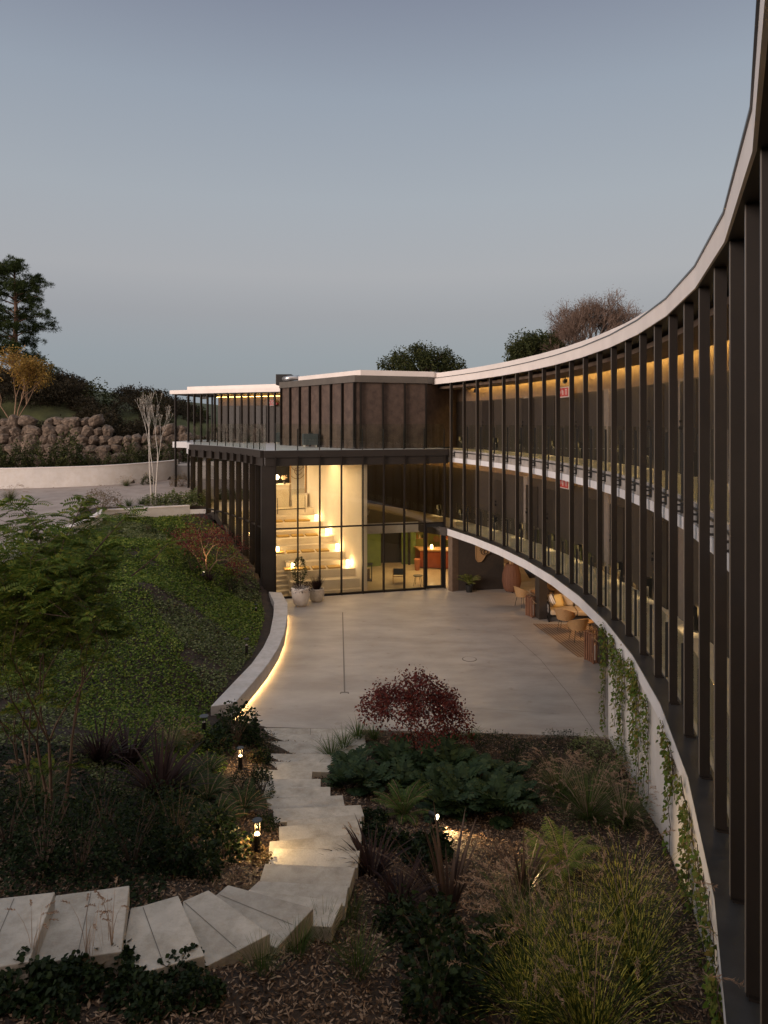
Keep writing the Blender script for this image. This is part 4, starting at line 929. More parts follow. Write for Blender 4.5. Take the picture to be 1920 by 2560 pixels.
build('woven_ribs', b, M['wicker'], bk)
for k in range(4): 
    a = k*math.pi/2; b = MB(); b.lathe([(.03, 0), (.03, .045)], (x+.2*math.cos(a), y+.2*math.sin(a), 0), 8); build('foot', b, M['black'], bk)
b = MB()
for k in range(7):
    b.tube([(x+.05*math.cos(k), y+.05*math.sin(k), .9), (x+.08*math.cos(k), y+.08*math.sin(k), 1.25), (x+.16*math.cos(k*1.3), y+.16*math.sin(k*1.3), 1.45+.03*k)], [.03, .025, .008], 6)
build('driftwood', b, M['oak'], bk)
# face-shaped rattan wall art
fa = thing('face_wall_art', 'woven rattan wall art shaped like half a face with one big eye', 'wall art', (4.07, 29.2, 1.5))
wd_ = Vector((5.05-3.10, 29.5-29.16)).normalized()
def wp(s, h, d=.05): # s metres along wall from its centre point, h height
    c = Vector((3.10, 29.16)) + wd_*(1.02+s); return (c.x + wd_.y*d, c.y - wd_.x*d, h)
out_ = [(-.30, 1.86), (-.18, 1.93), (.02, 1.90), (.14, 1.80), (.34, 1.68), (.30, 1.56), (.16, 1.50), (.10, 1.40), (.04, 1.30), (-.05, 1.20), (-.20, 1.19), (-.28, 1.30), (-.30, 1.5)]
b = MB(); n = len(out_); b.add([wp(s, h, .03) for s, h in out_]+[wp(s, h, .055) for s, h in out_], [tuple(range(n-1, -1, -1)), tuple(range(n, 2*n))]+[(i, (i+1) % n, n+(i+1) % n, n+i) for i in range(n)]); build('woven_face', b, M['rattan'], fa)
b = MB(); b.tube([wp(s, h, .07) for s, h in out_+out_[:1]], .014, 6); build('rim', b, M['rattan'], fa)
b = MB(); b.tube([wp(.14+.21*math.cos(t_), 1.60+.13*math.sin(t_)*abs(math.sin(t_))**.2, .075) for t_ in np.linspace(0, 6.283, 25)], .013, 6); b.tube([wp(.14+.085*math.cos(t_), 1.60+.085*math.sin(t_), .075) for t_ in np.linspace(0, 6.283, 17)], .018, 6); b.tube([wp(.14+.27*math.cos(t_), 1.60+.22*math.sin(t_), .075) for t_ in np.linspace(.2, 2.9, 12)], .012, 6)
build('eye', b, M['walldark'], fa)
# wall discs
sv = Vector((9.5-5.7, 25.2-25.75)).normalized()
def disc(u, v, r, lab, m='rattan'):
    k = (u-CX)/FPX; t_ = (k*25.70-5.70)/(sv.x-k*sv.y); c = Vector((5.70, 25.70))+sv*t_; q = PD(u, v, c.y)
    t = thing('woven_wall_disc', lab, 'wall decoration', q); t['group'] = 'woven discs on the lounge wall'
    b = MB(); b.lathe([(r*.15, .0), (r*.2, .012), (r*.6, .015), (r, .05), (r*.97, .06), (r*.6, .03), (0.001, .022)], (0, 0, 0), 28); b.v = [(q[0]+a*sv.x, q[1]+a*sv.y-c_-.005, q[2]+bb_) for a, bb_, c_ in b.v]; build('disc', b, M[m], t, smooth=True)
    for rr_ in (.92, .6, .3):
        b = MB(); b.tube([(q[0]+r*rr_*math.cos(a)*sv.x, q[1]+r*rr_*math.cos(a)*sv.y-.06-.0, q[2]+r*rr_*math.sin(a)) for a in np.linspace(0, 6.283, 25)], .012, 5); build('coil', b, M['oak'], t)
disc(1382, 1460, .24, 'largest orange-brown woven disc, partly behind the white band', 'oak'); disc(1396, 1484, .175, 'medium pale woven disc hanging over the sofa')
disc(1376, 1483, .055, 'tiny woven disc nearest below the largest one'); disc(1366.5, 1489, .06, 'tiny woven disc at the far left, above the sofa arm'); disc(1415, 1486, .055, 'tiny woven disc right of the medium one, under the band')
# sofa
M['sofafab'] = pmat('beige_sofa_fabric', (.42, .33, .22), (.50, .41, .29), 40, .95, bump=.2, bscale=150); M['yellow'] = pmat('yellow_cushion_fabric', (.62, .42, .13), (.70, .49, .18), 30, .95)
sx, sy, sa = 5.80, 24.55, R(-6)
so = thing('outdoor_sofa', 'black framed outdoor sofa with beige cushions against the dark lounge wall', 'sofa', (sx, sy, 0), sa)
def lo(name, b, m, par, **k): # build in the thing's local frame
    me = bpy.data.meshes.new(name); me.from_pydata([tuple(v) for v in b.v], [], b.f); me.materials.append(m)
    if k.get('smooth'): me.polygons.foreach_set('use_smooth', [True]*len(b.f))
    o = bpy.data.objects.new(name, me); COL.objects.link(o); o.parent = par
    if k.get('bevel'):
        q = o.modifiers.new('bevel', 'BEVEL'); q.width = k['bevel']; q.segments = 3; q.limit_method = 'ANGLE'
    return o
b = MB(); b.box((.95, .45, .20), (1.9, .85, .05)); lo('base_rail', b, M['black'], so)
for s in (.0, 1.9):
    b = MB(); b.bar((s, .05, .02), (s, .85, .02), .05); b.bar((s, .05, .0), (s, .05, .60), .05); b.bar((s, .85, 0), (s, .85, .60), .05); b.bar((s, .03, .60), (s, .87, .60), .05); lo('arm_frame', b, M['black'], so)
b = MB(); b.box((.02, .45, .26), (.04, .7, .32)); lo('arm_panel', b, pmat('grey_white_fabric', (.45, .43, .42), (.6, .58, .56), 10, .9), so)
for k in (0, 1):
    b = MB(); b.box((.50+k*.93, .40, .251), (.91, .80, .17)); lo('seat_pad', b, M['sofafab'], so, bevel=.04)
    b = MB(); b.box((.50+k*.93, .74, .43), (.88, .17, .38)); lo('back_pad', b, M['sofafab'], so, bevel=.05)
b = MB(); b.box((1.85, -.15, .251), (.95, 1.2, .17)); lo('chaise_pad', b, M['sofafab'], so, bevel=.04)
def pillow(name, lab, loc, rot, m):
    t = thing(name, lab, 'cushion', loc); t.rotation_euler = rot; b = MB(); n = 10; vs = []
    for s in (1, -1):
        for i in range(n):
            for j in range(n):
                x, y = (i/(n-1)-.5)*2, (j/(n-1)-.5)*2; h = .08*((1-x**4)*(1-y**4))**.5
                vs.append((x*.22*(1-.06*y*y), s*h, .22+y*.22*(1-.06*x*x)))
    fs = [(s*n*n+i*n+j, s*n*n+(i+1)*n+j, s*n*n+(i+1)*n+j+1, s*n*n+i*n+j+1)[::(1 if s else -1)] for s in (0, 1) for i in range(n-1) for j in range(n-1)]
    b.add(vs, fs); lo('pillow_cover', b, m, t, smooth=True); t['group'] = 'pillows on the outdoor sofa'
M['stripe'] = pmat('striped_linen', (.06, .045, .04), (.70, .66, .60), 9, .9, detail=0, stretch=(3, .1, .1))
pillow('throw_pillow', 'plain yellow throw pillow leaning at the left end of the sofa', (6.22, 24.95, .43), (R(-22), R(-14), sa), M['yellow'])
pillow('throw_pillow', 'plain yellow throw pillow standing at the right end of the sofa', (7.15, 24.85, .43), (R(-18), R(4), sa), M['yellow'])
pillow('throw_pillow', 'dark and white striped pillow behind the left yellow one', (6.02, 24.98, .43), (R(-20), R(-24), sa), M['stripe'])
pillow('throw_pillow', 'dark and white striped pillow behind the right yellow one', (7.48, 24.95, .43), (R(-18), R(10), sa), M['stripe'])
# rattan armchairs
def rattan_chair(lab):
    t = thing('rattan_armchair', lab, 'chair', group='rattan armchairs in the open lounge')
    b = MB(); b.lathe([(.0, .40), (.26, .40), (.27, .42), (.26, .44), (0, .44)], (0, 0, 0), 20); lo('seat', b, M['rattan'], t)
    n = 19; rim, mid = [], []
    for k in range(n):
        a = R(-28) + R(236)*k/(n-1); h = .44 + .36*math.sin(max(0, min(1, (k/(n-1))*1.0))*math.pi)**.7*.9+.02
        rim.append((.33*math.cos(a), .33*math.sin(a), h)); mid.append((.26*math.cos(a), .26*math.sin(a), .42))
    b = MB(); vs = []
    for p, q in zip(rim, mid): vs += [p, q, (p[0]*.95, p[1]*.95, p[2]), (q[0]*.95, q[1]*.95, q[2])]
    b.add(vs, sum([[(4*k, 4*k+1, 4*k+5, 4*k+4), (4*k+2, 4*k+6, 4*k+7, 4*k+3)] for k in range(n-1)], []))
    lo('woven_back', b, M['rattan'], t)
    b = MB(); b.tube(rim, .017, 8); b.tube([rim[0], (rim[0][0]*.9, rim[0][1]*.9, .42)], .015, 6); b.tube([rim[-1], (rim[-1][0]*.9, rim[-1][1]*.9, .42)], .015, 6); lo('arm_rim', b, M['rattan'], t)
    for a in (45, 135, 225, 315):
        b = MB(); b.tube([(.20*math.cos(R(a)), .20*math.sin(R(a)), .40), (.29*math.cos(R(a)), .29*math.sin(R(a)), 0)], [.011, .008], 6); lo('leg', b, M['black'], t)
    b = MB(); b.bar((-.15, -.15, .36), (.15, .15, .36), .014); b.bar((-.15, .15, .35), (.15, -.15, .35), .014); lo('stretcher', b, M['black'], t)
    return t
rc0 = rattan_chair('rattan armchair standing alone between the wicker urn and the first lantern')
p = P(1303, 1516, 0); rc0.location = (p[0]+.05, p[1], 0); rc0.rotation_euler = (0, 0, R(115))
p = P(1402, 1578, 0); dup(rc0, (p[0]+.15, p[1]+.05, 0), R(150), label='rattan armchair in front of the sofa, the one farther back on the rug')
p = P(1440, 1603, 0); dup(rc0, (p[0]+.05, p[1], 0), R(-170), label='nearest rattan armchair on the striped rug, curved back facing the courtyard')
p = P(1440, 1570, 0); dup(rc0, (p[0]+1.2, p[1]+.3, 0), R(-60), label='rattan armchair deepest in the lounge, behind the round table')
def rtable(lab, loc, r, h, m):
    t = thing('round_lounge_table', lab, 'table', loc); b = MB(); b.lathe([(r, h-.03), (r, h)], (0, 0, 0), 24); lo('top', b, m, t)
    for k in range(4):
        a = k*math.pi/2+.7; b = MB(); b.bar((r*.6*math.cos(a), r*.6*math.sin(a), h-.03), (r*.95*math.cos(a), r*.95*math.sin(a), 0), .02); lo('leg', b, M['black'], t)
rtable('round wooden side table between the armchairs on the rug', (P(1465, 1552, .45)[0], P(1465, 1552, .45)[1], 0), .26, .45, M['oak'])
rtable('round wooden table top behind the first column', (5.95, 26.9, 0), .32, .52, M['oak'])
bt = thing('low_black_table', 'low black wooden table beside the lone rattan armchair', 'table', (5.65, 26.0, 0))
b = MB(); b.box((0, 0, .46), (.5, .6, .05)); lo('top', b, M['blackwood'], bt)
for a, c in ((-.21, -.26), (.21, -.26), (.21, .26), (-.21, .26)): b = MB(); b.box((a, c, 0), (.05, .05, .46)); lo('leg', b, M['black'], bt)
bt2 = thing('dark_coffee_table', 'dark square coffee table behind the nearest lantern', 'table', (6.75, 20.9, 0))
b = MB(); b.box((0, 0, .42), (.9, .7, .05)); lo('top', b, M['blackwood'], bt2)
for a, c in ((-.42, -.32), (.42, -.32), (.42, .32), (-.42, .32)): b = MB(); b.box((a, c, 0), (.06, .06, .42)); lo('leg', b, M['blackwood'], bt2)
# rug
M['rug'] = newmat('striped_rug')[0]
t_ = M['rug'].node_tree; bb = t_.nodes['Principled BSDF']; bb.inputs['Roughness'].default_value = .95
w_ = t_.nodes.new('ShaderNodeTexWave'); w_.inputs['Scale'].default_value = 3.2; w_.inputs['Distortion'].default_value = .3; w_.bands_direction = 'X'
tcx = t_.nodes.new('ShaderNodeTexCoord'); mpx = t_.nodes.new('ShaderNodeMapping'); mpx.inputs['Rotation'].default_value = (0, 0, R(-8))
rr_ = t_.nodes.new('ShaderNodeValToRGB'); rr_.color_ramp.elements[0].color = (.15, .09, .055, 1); rr_.color_ramp.elements[1].color = (.34, .25, .17, 1)
t_.links.new(tcx.outputs['Object'], mpx.inputs[0]); t_.links.new(mpx.outputs[0], w_.inputs[0]); t_.links.new(w_.outputs[0], rr_.inputs[0]); t_.links.new(rr_.outputs[0], bb.inputs[0])
q = [P(1332, 1560, 0)[:2], P(1445, 1643, 0)[:2], (P(1445, 1643, 0)[0]+2.6, P(1445, 1643, 0)[1]-.2), (P(1332, 1560, 0)[0]+3.2, P(1332, 1560, 0)[1]-.2)]
b = MB(); b.prism(q, .002, .014); tag(build('striped_rug', b, M['rug']), 'brown striped woven rug under the lounge seating', 'rug')
# wooden lanterns with rope handles
M['crate'] = pmat('reddish_timber', (.15, .065, .035), (.24, .115, .065), 10, .7, stretch=(1, 1, .15)); M['rope'] = pmat('jute_rope', (.32, .22, .13)); M['candle'] = pmat('candle_wax', (.75, .70, .62), rough=.5)
def lantern(lab, loc, h, rz, w=.40):
    t = thing('wooden_lantern', lab, 'lantern', loc, rz, 'slatted wooden lanterns in the lounge')
    for a, c in ((-1, -1), (1, -1), (1, 1), (-1, 1)):
        b = MB(); b.box((a*(w/2-.02), c*(w/2-.02), 0), (.035, .035, h)); lo('corner_post', b, M['crate'], t)
    b = MB()
    for k in (-1, 0, 1):
        for a in (-1, 1): b.box((k*w/4.2, a*(w/2-.012), .02), (.05, .012, h-.05)); b.box((a*(w/2-.012), k*w/4.2, .02), (.012, .05, h-.05))
    lo('slats', b, M['crate'], t)
    b = MB(); b.box((0, 0, .015), (w-.03, w-.03, .02)); lo('base_board', b, M['crate'], t); b = MB()
    for a in (-1, 1): b.box((0, a*(w/2-.04), h-.001), (w, .06, .02)); b.box((a*(w/2-.04), 0, h-.001), (.06, w-.12, .02))
    lo('frame', b, M['crate'], t)
    b = MB(); b.lathe([(.05, .036), (.05, h*.55)], (0, 0, 0), 12); lo('candle', b, M['candle'], t)
    b = MB(); b.tube([(-.5*w+.0, -w/2-.01, h-.06), (-.3*w, -w/2-.07, h-.17), (0, -w/2-.08, h-.24), (.3*w, -w/2-.07, h-.17), (.5*w, -w/2-.01, h-.06)], .012, 6); lo('rope_handle', b, M['rope'], t)
p = P(1333, 1540, 0); lantern('shorter slatted wooden lantern with dried flowers beside the first column', (p[0], p[1], 0), .72, R(25))
p = P(1487, 1652, 0); lantern('tall slatted wooden lantern with a rope handle, nearest the creepers', (p[0], p[1], 0), .84, R(20), .44)
p = P(1524, 1640, 0); t = thing('white_jar', 'small white ceramic jar tucked behind the nearest lantern', 'jar', p); b = MB(); b.lathe([(.10, 0), (.14, .2), (.13, .55), (.09, .6)], p, 16); build('jar_body', b, M['glaze'], t, smooth=True)

# ------------------------------------------------------------------ bollards and spotlights
def bollard(lab, u, v, h, lit, top=1.0):
    p = G(u, v); x, y, z = p
    t = thing('bollard_light', lab, 'garden light', (x, y, z)); t['group'] = 'garden bollard lights'
    b = MB(); b.lathe([(.04, -.1), (.04, h*.62)], (x, y, z), 16); build('post', b, M['fin'], t)
    b = MB(); b.lathe([(.036, h*.621), (.03, h*.65), (.015, h*.68)], (x, y, z), 14); build('lens', b, M['dimbulb'] if lit else M['glaze2'], t)
    for k in range(3):
        a = k*2.09+.5; b = MB(); b.bar((x+.035*math.cos(a), y+.035*math.sin(a), z+h*.62), (x+.035*math.cos(a), y+.035*math.sin(a), z+h*.97), .008); build('rod', b, M['fin'], t)
    b = MB(); b.lathe([(.062*top, h*.97), (.066*top, h*.985), (.062*top, h)], (x, y, z), 20); build('cap', b, M['ledge'], t)
    if lit:
        L = bpy.data.lights.new('bollard_lamp', 'POINT'); L.energy = lit; L.color = (1, .66, .28); L.shadow_soft_size = .03
        lo_ = bpy.data.objects.new('bollard_lamp', L); COL.objects.link(lo_); lo_.location = (x, y, z+h*.82)
bollard('lit garden bollard light nearest the viewer, beside the stairs', 643, 2146, .50, 34)
bollard('lit garden bollard light left of the upper part of the stairs', 601, 1925, .42, 14)
bollard('unlit bollard light with a wide flat cap at the near end of the bench', 510, 1832, .36, 0, 1.5)
bollard('unlit bollard light on the green slope halfway along the bench', 616.5, 1640, .50, 0, 1.2)
bollard('unlit bollard light on the green slope near the far end of the bench', 640, 1536, .36, 0)
def spot(lab, u, v, tgt, e, size=48, body=True, ang_=R(0)):
    x, y, z = G(u, v); t = thing('garden_spotlight', lab, 'garden light', (x, y, z)); t['group'] = 'garden spotlights'
    b = MB(); b.bar((x, y, z-.05), (x, y, z+.12), .02); build('stake', b, M['black'], t)
    d = (Vector(tgt)-Vector((x, y, z+.15))).normalized(); c = Vector((x, y, z+.15))
    b = MB(); b.tube([c-d*.09, c+d*.04, c+d*.06], [.04, .048, .05], 14); build('head', b, M['black'], t)
    b = MB(); b.tube([c+d*.061, c+d*.066], [.044, .044], 14); build('lens', b, M['bulb'], t)
    L = bpy.data.lights.new('spotlight_lamp', 'SPOT'); L.energy = e; L.color = (1, .66, .30); L.spot_size = R(size); L.spot_blend = .6; L.shadow_soft_size = .03
    lo_ = bpy.data.objects.new('spotlight_lamp', L); COL.objects.link(lo_); lo_.location = c+d*.08; lo_.rotation_euler = d.to_track_quat('-Z', 'Y').to_euler()
    return (x, y, z)
sp = G(1180, 2105); spot('small lit spotlight shining across the bark mulch in the planting bed', 1085, 2062, (sp[0], sp[1], sp[2]+.05), 260, 75)
# ------------------------------------------------------------------ plants
def norm(a): return a/np.maximum(np.linalg.norm(a, axis=-1, keepdims=True), 1e-9)
def leaves(mb, Pp, A, L, Wd, droop=.15, up=None, mi=0, six=False):
    """diamond leaves: base Pp, axis A, length L, width Wd"""
    Pp = np.asarray(Pp, float); n = len(Pp); A = norm(np.asarray(A, float)); L = np.broadcast_to(L, (n,))[:, None]; Wd = np.broadcast_to(Wd, (n,))[:, None]
    U = norm(rng.normal(0, 1, (n, 3))*.7+np.array([0, 0, 1.0])) if up is None else np.asarray(up, float)
    Sd = norm(np.cross(A, U)); N = norm(np.cross(Sd, A))
    mid = Pp + A*L*.45; tip = Pp + A*L - N*L*droop*.3 - np.array([0, 0, 1])*L*droop
    if six:
        m2 = Pp + A*L*.75 - np.array([0, 0, 1])*L*droop*.5
        V = np.stack([Pp, Pp+A*L*.3-Sd*Wd/2, m2-Sd*Wd*.3, tip, m2+Sd*Wd*.3, Pp+A*L*.3+Sd*Wd/2], 1).reshape(-1, 3); k = 6
    else:
        V = np.stack([Pp, mid-Sd*Wd/2, tip, mid+Sd*Wd/2], 1).reshape(-1, 3); k = 4
    F = np.arange(n*k).reshape(n, k); mb.add(V, F, mi)
def blades(mb, B, az, L, lean, Wd, droop, seg=5, alt=None, mi=0):
    """arching strap leaves. lean: angle from vertical at base; droop adds to it along the blade"""
    B = np.asarray(B, float); n = len(B); az = np.broadcast_to(az, (n,)); L = np.broadcast_to(L, (n,)); lean = np.broadcast_to(lean, (n,)); droop = np.broadcast_to(droop, (n,)); Wd = np.broadcast_to(Wd, (n,))
    h = np.stack([np.cos(az), np.sin(az), 0*az], 1); s = np.stack([-np.sin(az), np.cos(az), 0*az], 1); p = B.copy(); pts = [p]
    for k in range(seg):
        th = lean + droop*((k+.5)/seg)**1.5; p = p + (h*np.sin(th)[:, None] + np.array([0, 0, 1])*np.cos(th)[:, None])*(L/seg)[:, None]; pts.append(p)
    V = []
    for k, q in enumerate(pts):
        t = k/seg; w = Wd*(1-t**2.2)*(.55+.9*min(t*3, .5))*.5+.0006
        V += [q - s*w[:, None], q + s*w[:, None]]
    V = np.stack(V, 1).reshape(-1, 3); o = (np.arange(n)*(2*(seg+1)))[:, None]
    for k in range(seg):
        F = np.concatenate([o+2*k, o+2*k+1, o+2*k+3, o+2*k+2], 1)
        if k == 0: mb.add(V, F, mi); base = len(mb.v)-len(V)
        else: mb.f.extend([tuple(int(i)+base for i in f) for f in F]); mb.m.extend([(alt if (alt is not None and k % 3 == 2) else mi)]*n)
    return pts[-1], h
def local(name, mb, mats, par, smooth=False):
    me = bpy.data.meshes.new(name); me.from_pydata([tuple(v) for v in mb.v], [], mb.f)
    for m in (mats if isinstance(mats, (list, tuple)) else [mats]): me.materials.append(m)
    if any(mb.m): me.polygons.foreach_set('material_index', mb.m)
    if smooth: me.polygons.foreach_set('use_smooth', [True]*len(mb.f))
    o = bpy.data.objects.new(name, me); COL.objects.link(o); o.parent = par; return o
U = rng.uniform
LM = {
 'ground': leafmat('groundcover_leaf', [(.034, .072, .010), (.082, .140, .018), (.15, .21, .032), (.27, .30, .075)]),
 'groundpale': leafmat('variegated_leaf', [(.055, .085, .022), (.13, .155, .055), (.25, .27, .14)]),
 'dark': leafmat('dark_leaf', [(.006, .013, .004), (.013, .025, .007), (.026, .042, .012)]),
 'purple': leafmat('purple_leaf', [(.018, .010, .011), (.035, .018, .018), (.05, .03, .022)]),
 'acanthus': leafmat('acanthus_leaf', [(.014, .030, .012), (.028, .052, .020), (.052, .080, .034)], .5),
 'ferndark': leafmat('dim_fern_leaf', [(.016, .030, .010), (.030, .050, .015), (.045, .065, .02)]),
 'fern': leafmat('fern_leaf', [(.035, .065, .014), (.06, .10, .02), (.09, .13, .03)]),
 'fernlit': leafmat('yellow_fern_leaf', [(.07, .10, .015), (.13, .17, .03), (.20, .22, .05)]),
 'flax': leafmat('bronze_flax_leaf', [(.035, .022, .018), (.07, .042, .032), (.11, .075, .055)], .4, .1),
 'grass': leafmat('grass_blade', [(.03, .058, .012), (.06, .10, .022), (.10, .13, .035)]),
 'straw': leafmat('straw_plume', [(.24, .15, .10), (.34, .23, .16), (.44, .33, .24)], .9, .4),
 'zebra': leafmat('miscanthus_blade', [(.022, .040, .006), (.045, .070, .010), (.07, .09, .018)]),
 'zebrayellow': leafmat('miscanthus_band', [(.34, .31, .045), (.46, .41, .09)]),
 'maple': leafmat('red_maple_leaf', [(.060, .012, .012), (.11, .022, .019), (.17, .048, .035)]),
 'compound': leafmat('pinnate_leaf', [(.042, .078, .013), (.080, .130, .022), (.125, .175, .032), (.18, .18, .025)]),
 'pine': leafmat('pine_needles', [(.018, .032, .010), (.034, .052, .014), (.055, .075, .02)], .6, .1),
 'yellow': leafmat('autumn_leaf', [(.22, .14, .035), (.36, .24, .06), (.28, .15, .04)]),
 'oak': leafmat('evergreen_oak_leaf', [(.020, .028, .010), (.04, .05, .016), (.075, .08, .026)]),
 'brown': leafmat('dead_twig_leaf', [(.085, .055, .038), (.13, .085, .06)]),
 'ivy': leafmat('creeper_leaf', [(.04, .075, .012), (.085, .14, .02), (.12, .13, .03), (.16, .12, .03)]),
 'chip': leafmat('bark_chip', [(.026, .015, .010), (.075, .045, .027), (.16, .10, .062), (.34, .245, .17)], .85, 0),
 'scrub': leafmat('hill_scrub_leaf', [(.022, .020, .012), (.045, .036, .022), (.075, .06, .034)]),
 'orange': leafmat('russet_grass', [(.10, .06, .03), (.16, .10, .045), (.10, .10, .035)]),
}
M['bark'] = pmat('brown_bark', (.055, .035, .025), (.10, .07, .05), 12, .9, bump=.5, bscale=60)
M['pinebark'] = pmat('pine_bark', (.10, .055, .035), (.17, .10, .065), 6, .9, bump=.6, bscale=30)
M['birch'] = pmat('birch_bark', (.50, .46, .41), (.68, .64, .58), 7, .8, stretch=(1, 1, 4))
M['stem'] = pmat('tan_stem', (.20, .12, .075), (.28, .18, .11), 10, .8)
M['twig'] = pmat('red_brown_twig', (.10, .065, .048), (.15, .10, .075), 10, .9)

# --- branching skeleton
def grow(mb, p, d, L, r, depth, tips, spread=.6, up=.15, n=(2, 4), shrink=.72, seg=3, minr=.004, sides=5, low=2, wob=.12, box=None):
    p = Vector(p); d = Vector(d).normalized(); path = [p]; q = p
    for k in range(seg):
        d = (d + Vector((rng.normal(0, wob), rng.normal(0, wob), rng.normal(0, wob*.6)+up*.25))).normalized(); q = q + d*(L/seg); path.append(q)
    r1 = max(r*.62, minr); mb.tube(path, list(np.linspace(r, r1, len(path))), sides if r > .02 else 3, cap=False)
    if depth == 0: tips.append((tuple(q), tuple(d))); return
    for pt in path[2:-1]:
        if depth <= low: tips.append((tuple(pt), tuple(d)))
    k = int(rng.integers(n[0], n[1]+1)); a0 = U(0, 6.28)
    ax = d.cross(Vector((.3, .2, .9))).normalized(); ay = d.cross(ax)
    for j in range(k):
        a = a0 + 6.283*j/k + U(-.4, .4); s = spread*U(.7, 1.25)
        nd = (d + (ax*math.cos(a) + ay*math.sin(a))*s + Vector((0, 0, up))).normalized()
        if box:
            e = path[-1]
            if abs(e.x-box[0]) > box[1]: nd.x -= .9*math.copysign(1, e.x-box[0])
            if abs(e.y) > box[1]: nd.y -= .9*math.copysign(1, e.y)
            if e.z > box[2]: nd.z *= .15
            nd.normalize()
        grow(mb, path[-1] if j < 2 or U(0, 1) < .5 else path[-2], nd, L*shrink*U(.8, 1.15), r1*U(.75, 1), depth-1, tips, spread, up, n, shrink, seg, minr, sides, low, wob, box)

# =================== fern
def make_fern(h=.55, nf=16, mat='fern', lab='', grp=None):
    t = thing('fern', lab, 'fern', group=grp); mb = MB(); st_ = MB()
    for k in range(nf):
        az = 6.283*k/nf + U(-.25, .25); L = h*U(.8, 1.2); lean = U(.25, .8); P0 = np.zeros(3); pts = []; p = P0; th = lean
        for j in range(15):
            th = lean + 1.15*(j/14)**1.4; p = p + np.array([math.cos(az)*math.sin(th), math.sin(az)*math.sin(th), math.cos(th)])*L*1.5/14; pts.append(p)
        pts = np.array(pts); s = np.array([-math.sin(az), math.cos(az), 0]); st_.tube(pts[::2], .004, 3, cap=False)
        for sg in (-1, 1):
            T_ = norm(np.gradient(pts, axis=0)); w = L*.30*np.sin(np.linspace(.35, 3.0, 15))+.01
            for off in (0, .5):
                B = pts[:-1]*(1-off)+pts[1:]*off; A = s*sg + T_[:-1]*.45
                leaves(mb, B, A, w[:-1]*U(.8, 1.15, 14), .017, .25, up=np.cross(T_[:-1], s))
    local('fronds', mb, LM[mat], t); local('stalks', st_, M['stem'], t); return t
# =================== strap clump (flax, grass)
def make_blades(name, lab, cat, n, L, lean, W_, droop, mat, grp=None, rad=.08, plumes=0, seg=5, alt=None, pm='straw', plen=.22):
    t = thing(name, lab, cat, group=grp); mb = MB()
    az = U(0, 6.283, n); B = np.c_[rad*U(0, 1, n)**.5*np.cos(az), rad*U(0, 1, n)**.5*np.sin(az), np.zeros(n)]
    blades(mb, B, az, L*U(.6, 1.15, n), U(lean[0], lean[1], n), W_*U(.7, 1.2, n), U(droop[0], droop[1], n), seg, alt)
    local('leaf_blades', mb, [LM[mat]] + ([LM['zebrayellow']] if alt is not None else []), t)
    if plumes:
        sm, pl = MB(), MB(); az = U(0, 6.283, plumes); B = np.zeros((plumes, 3)); ln = U(lean[0], lean[1]*.8, plumes)
        tip, h = blades(sm, B, az, L*U(1.0, 1.25, plumes), ln, .006, U(.3, .9, plumes), 4)
        local('plume_stems', sm, LM['straw'], t)
        k = 34; dirn = norm(h*.8+np.array([0, 0, .35]))
        s = np.linspace(0, 1, k)[None, :, None]; PP = tip[:, None, :] + dirn[:, None, :]*s*plen - np.array([0, 0, 1])*(s**2)*plen*.35
        PP = PP.reshape(-1, 3); A = np.repeat(dirn, k, 0)*.8 + rng.normal(0, .45, (len(PP), 3)); leaves(pl, PP, A, plen*.22, .008, .1)
        local('plumes', pl, LM[pm], t)
    return t
# =================== leafy mound / shrub
def make_mound(name, lab, cat, r, h, n, leaf, mat, w=.6, grp=None, stems=0, six=False, hollow=.55, flat=0):
    t = thing(name, lab, cat, group=grp); mb = MB()
    a = U(0, 6.283, n); ph = np.arccos(U(0, 1, n)); rr = U(hollow, 1, n)**.6
    bump_ = 1 + .16*np.sin(a*3+r*9)+.12*np.sin(a*5+ph*4+h*5)
    Pp = np.c_[r*rr*bump_*np.sin(ph)*np.cos(a), r*rr*bump_*np.sin(ph)*np.sin(a), h*rr*bump_*np.cos(ph)]
    A = np.c_[np.sin(ph)*np.cos(a), np.sin(ph)*np.sin(a), np.cos(ph)*.6] + rng.normal(0, .5, (n, 3)); A[:, 2] -= flat
    leaves(mb, Pp, A, leaf*U(.6, 1.2, n), leaf*w*U(.8, 1.2, n), .2, six=six); local('foliage', mb, LM[mat], t)
    if stems:
        s = MB()
        for k in range(stems):
            az = U(0, 6.28); e = (r*.75*math.cos(az), r*.75*math.sin(az), h*U(.5, .95)); s.tube([(0, 0, -.05), (e[0]*.4, e[1]*.4, e[2]*.5), e], [.012, .008, .003], 4, cap=False)
        local('stems', s, M['bark'], t)
    return t
def place(t, u, v, sc=1.0, rz=None, dz=0, xyz=None):
    p = xyz or G(u, v); t.location = (p[0], p[1], p[2]+dz); t.rotation_euler = (0, 0, rz if rz is not None else U(0, 6.28)); t.scale = (sc,)*3; return t
def copyto(t, u, v, sc=1.0, lab=None, xyz=None, rz=None):
    p = xyz or G(u, v); return dup(t, p, rz if rz is not None else U(0, 6.28), sc, label=lab)

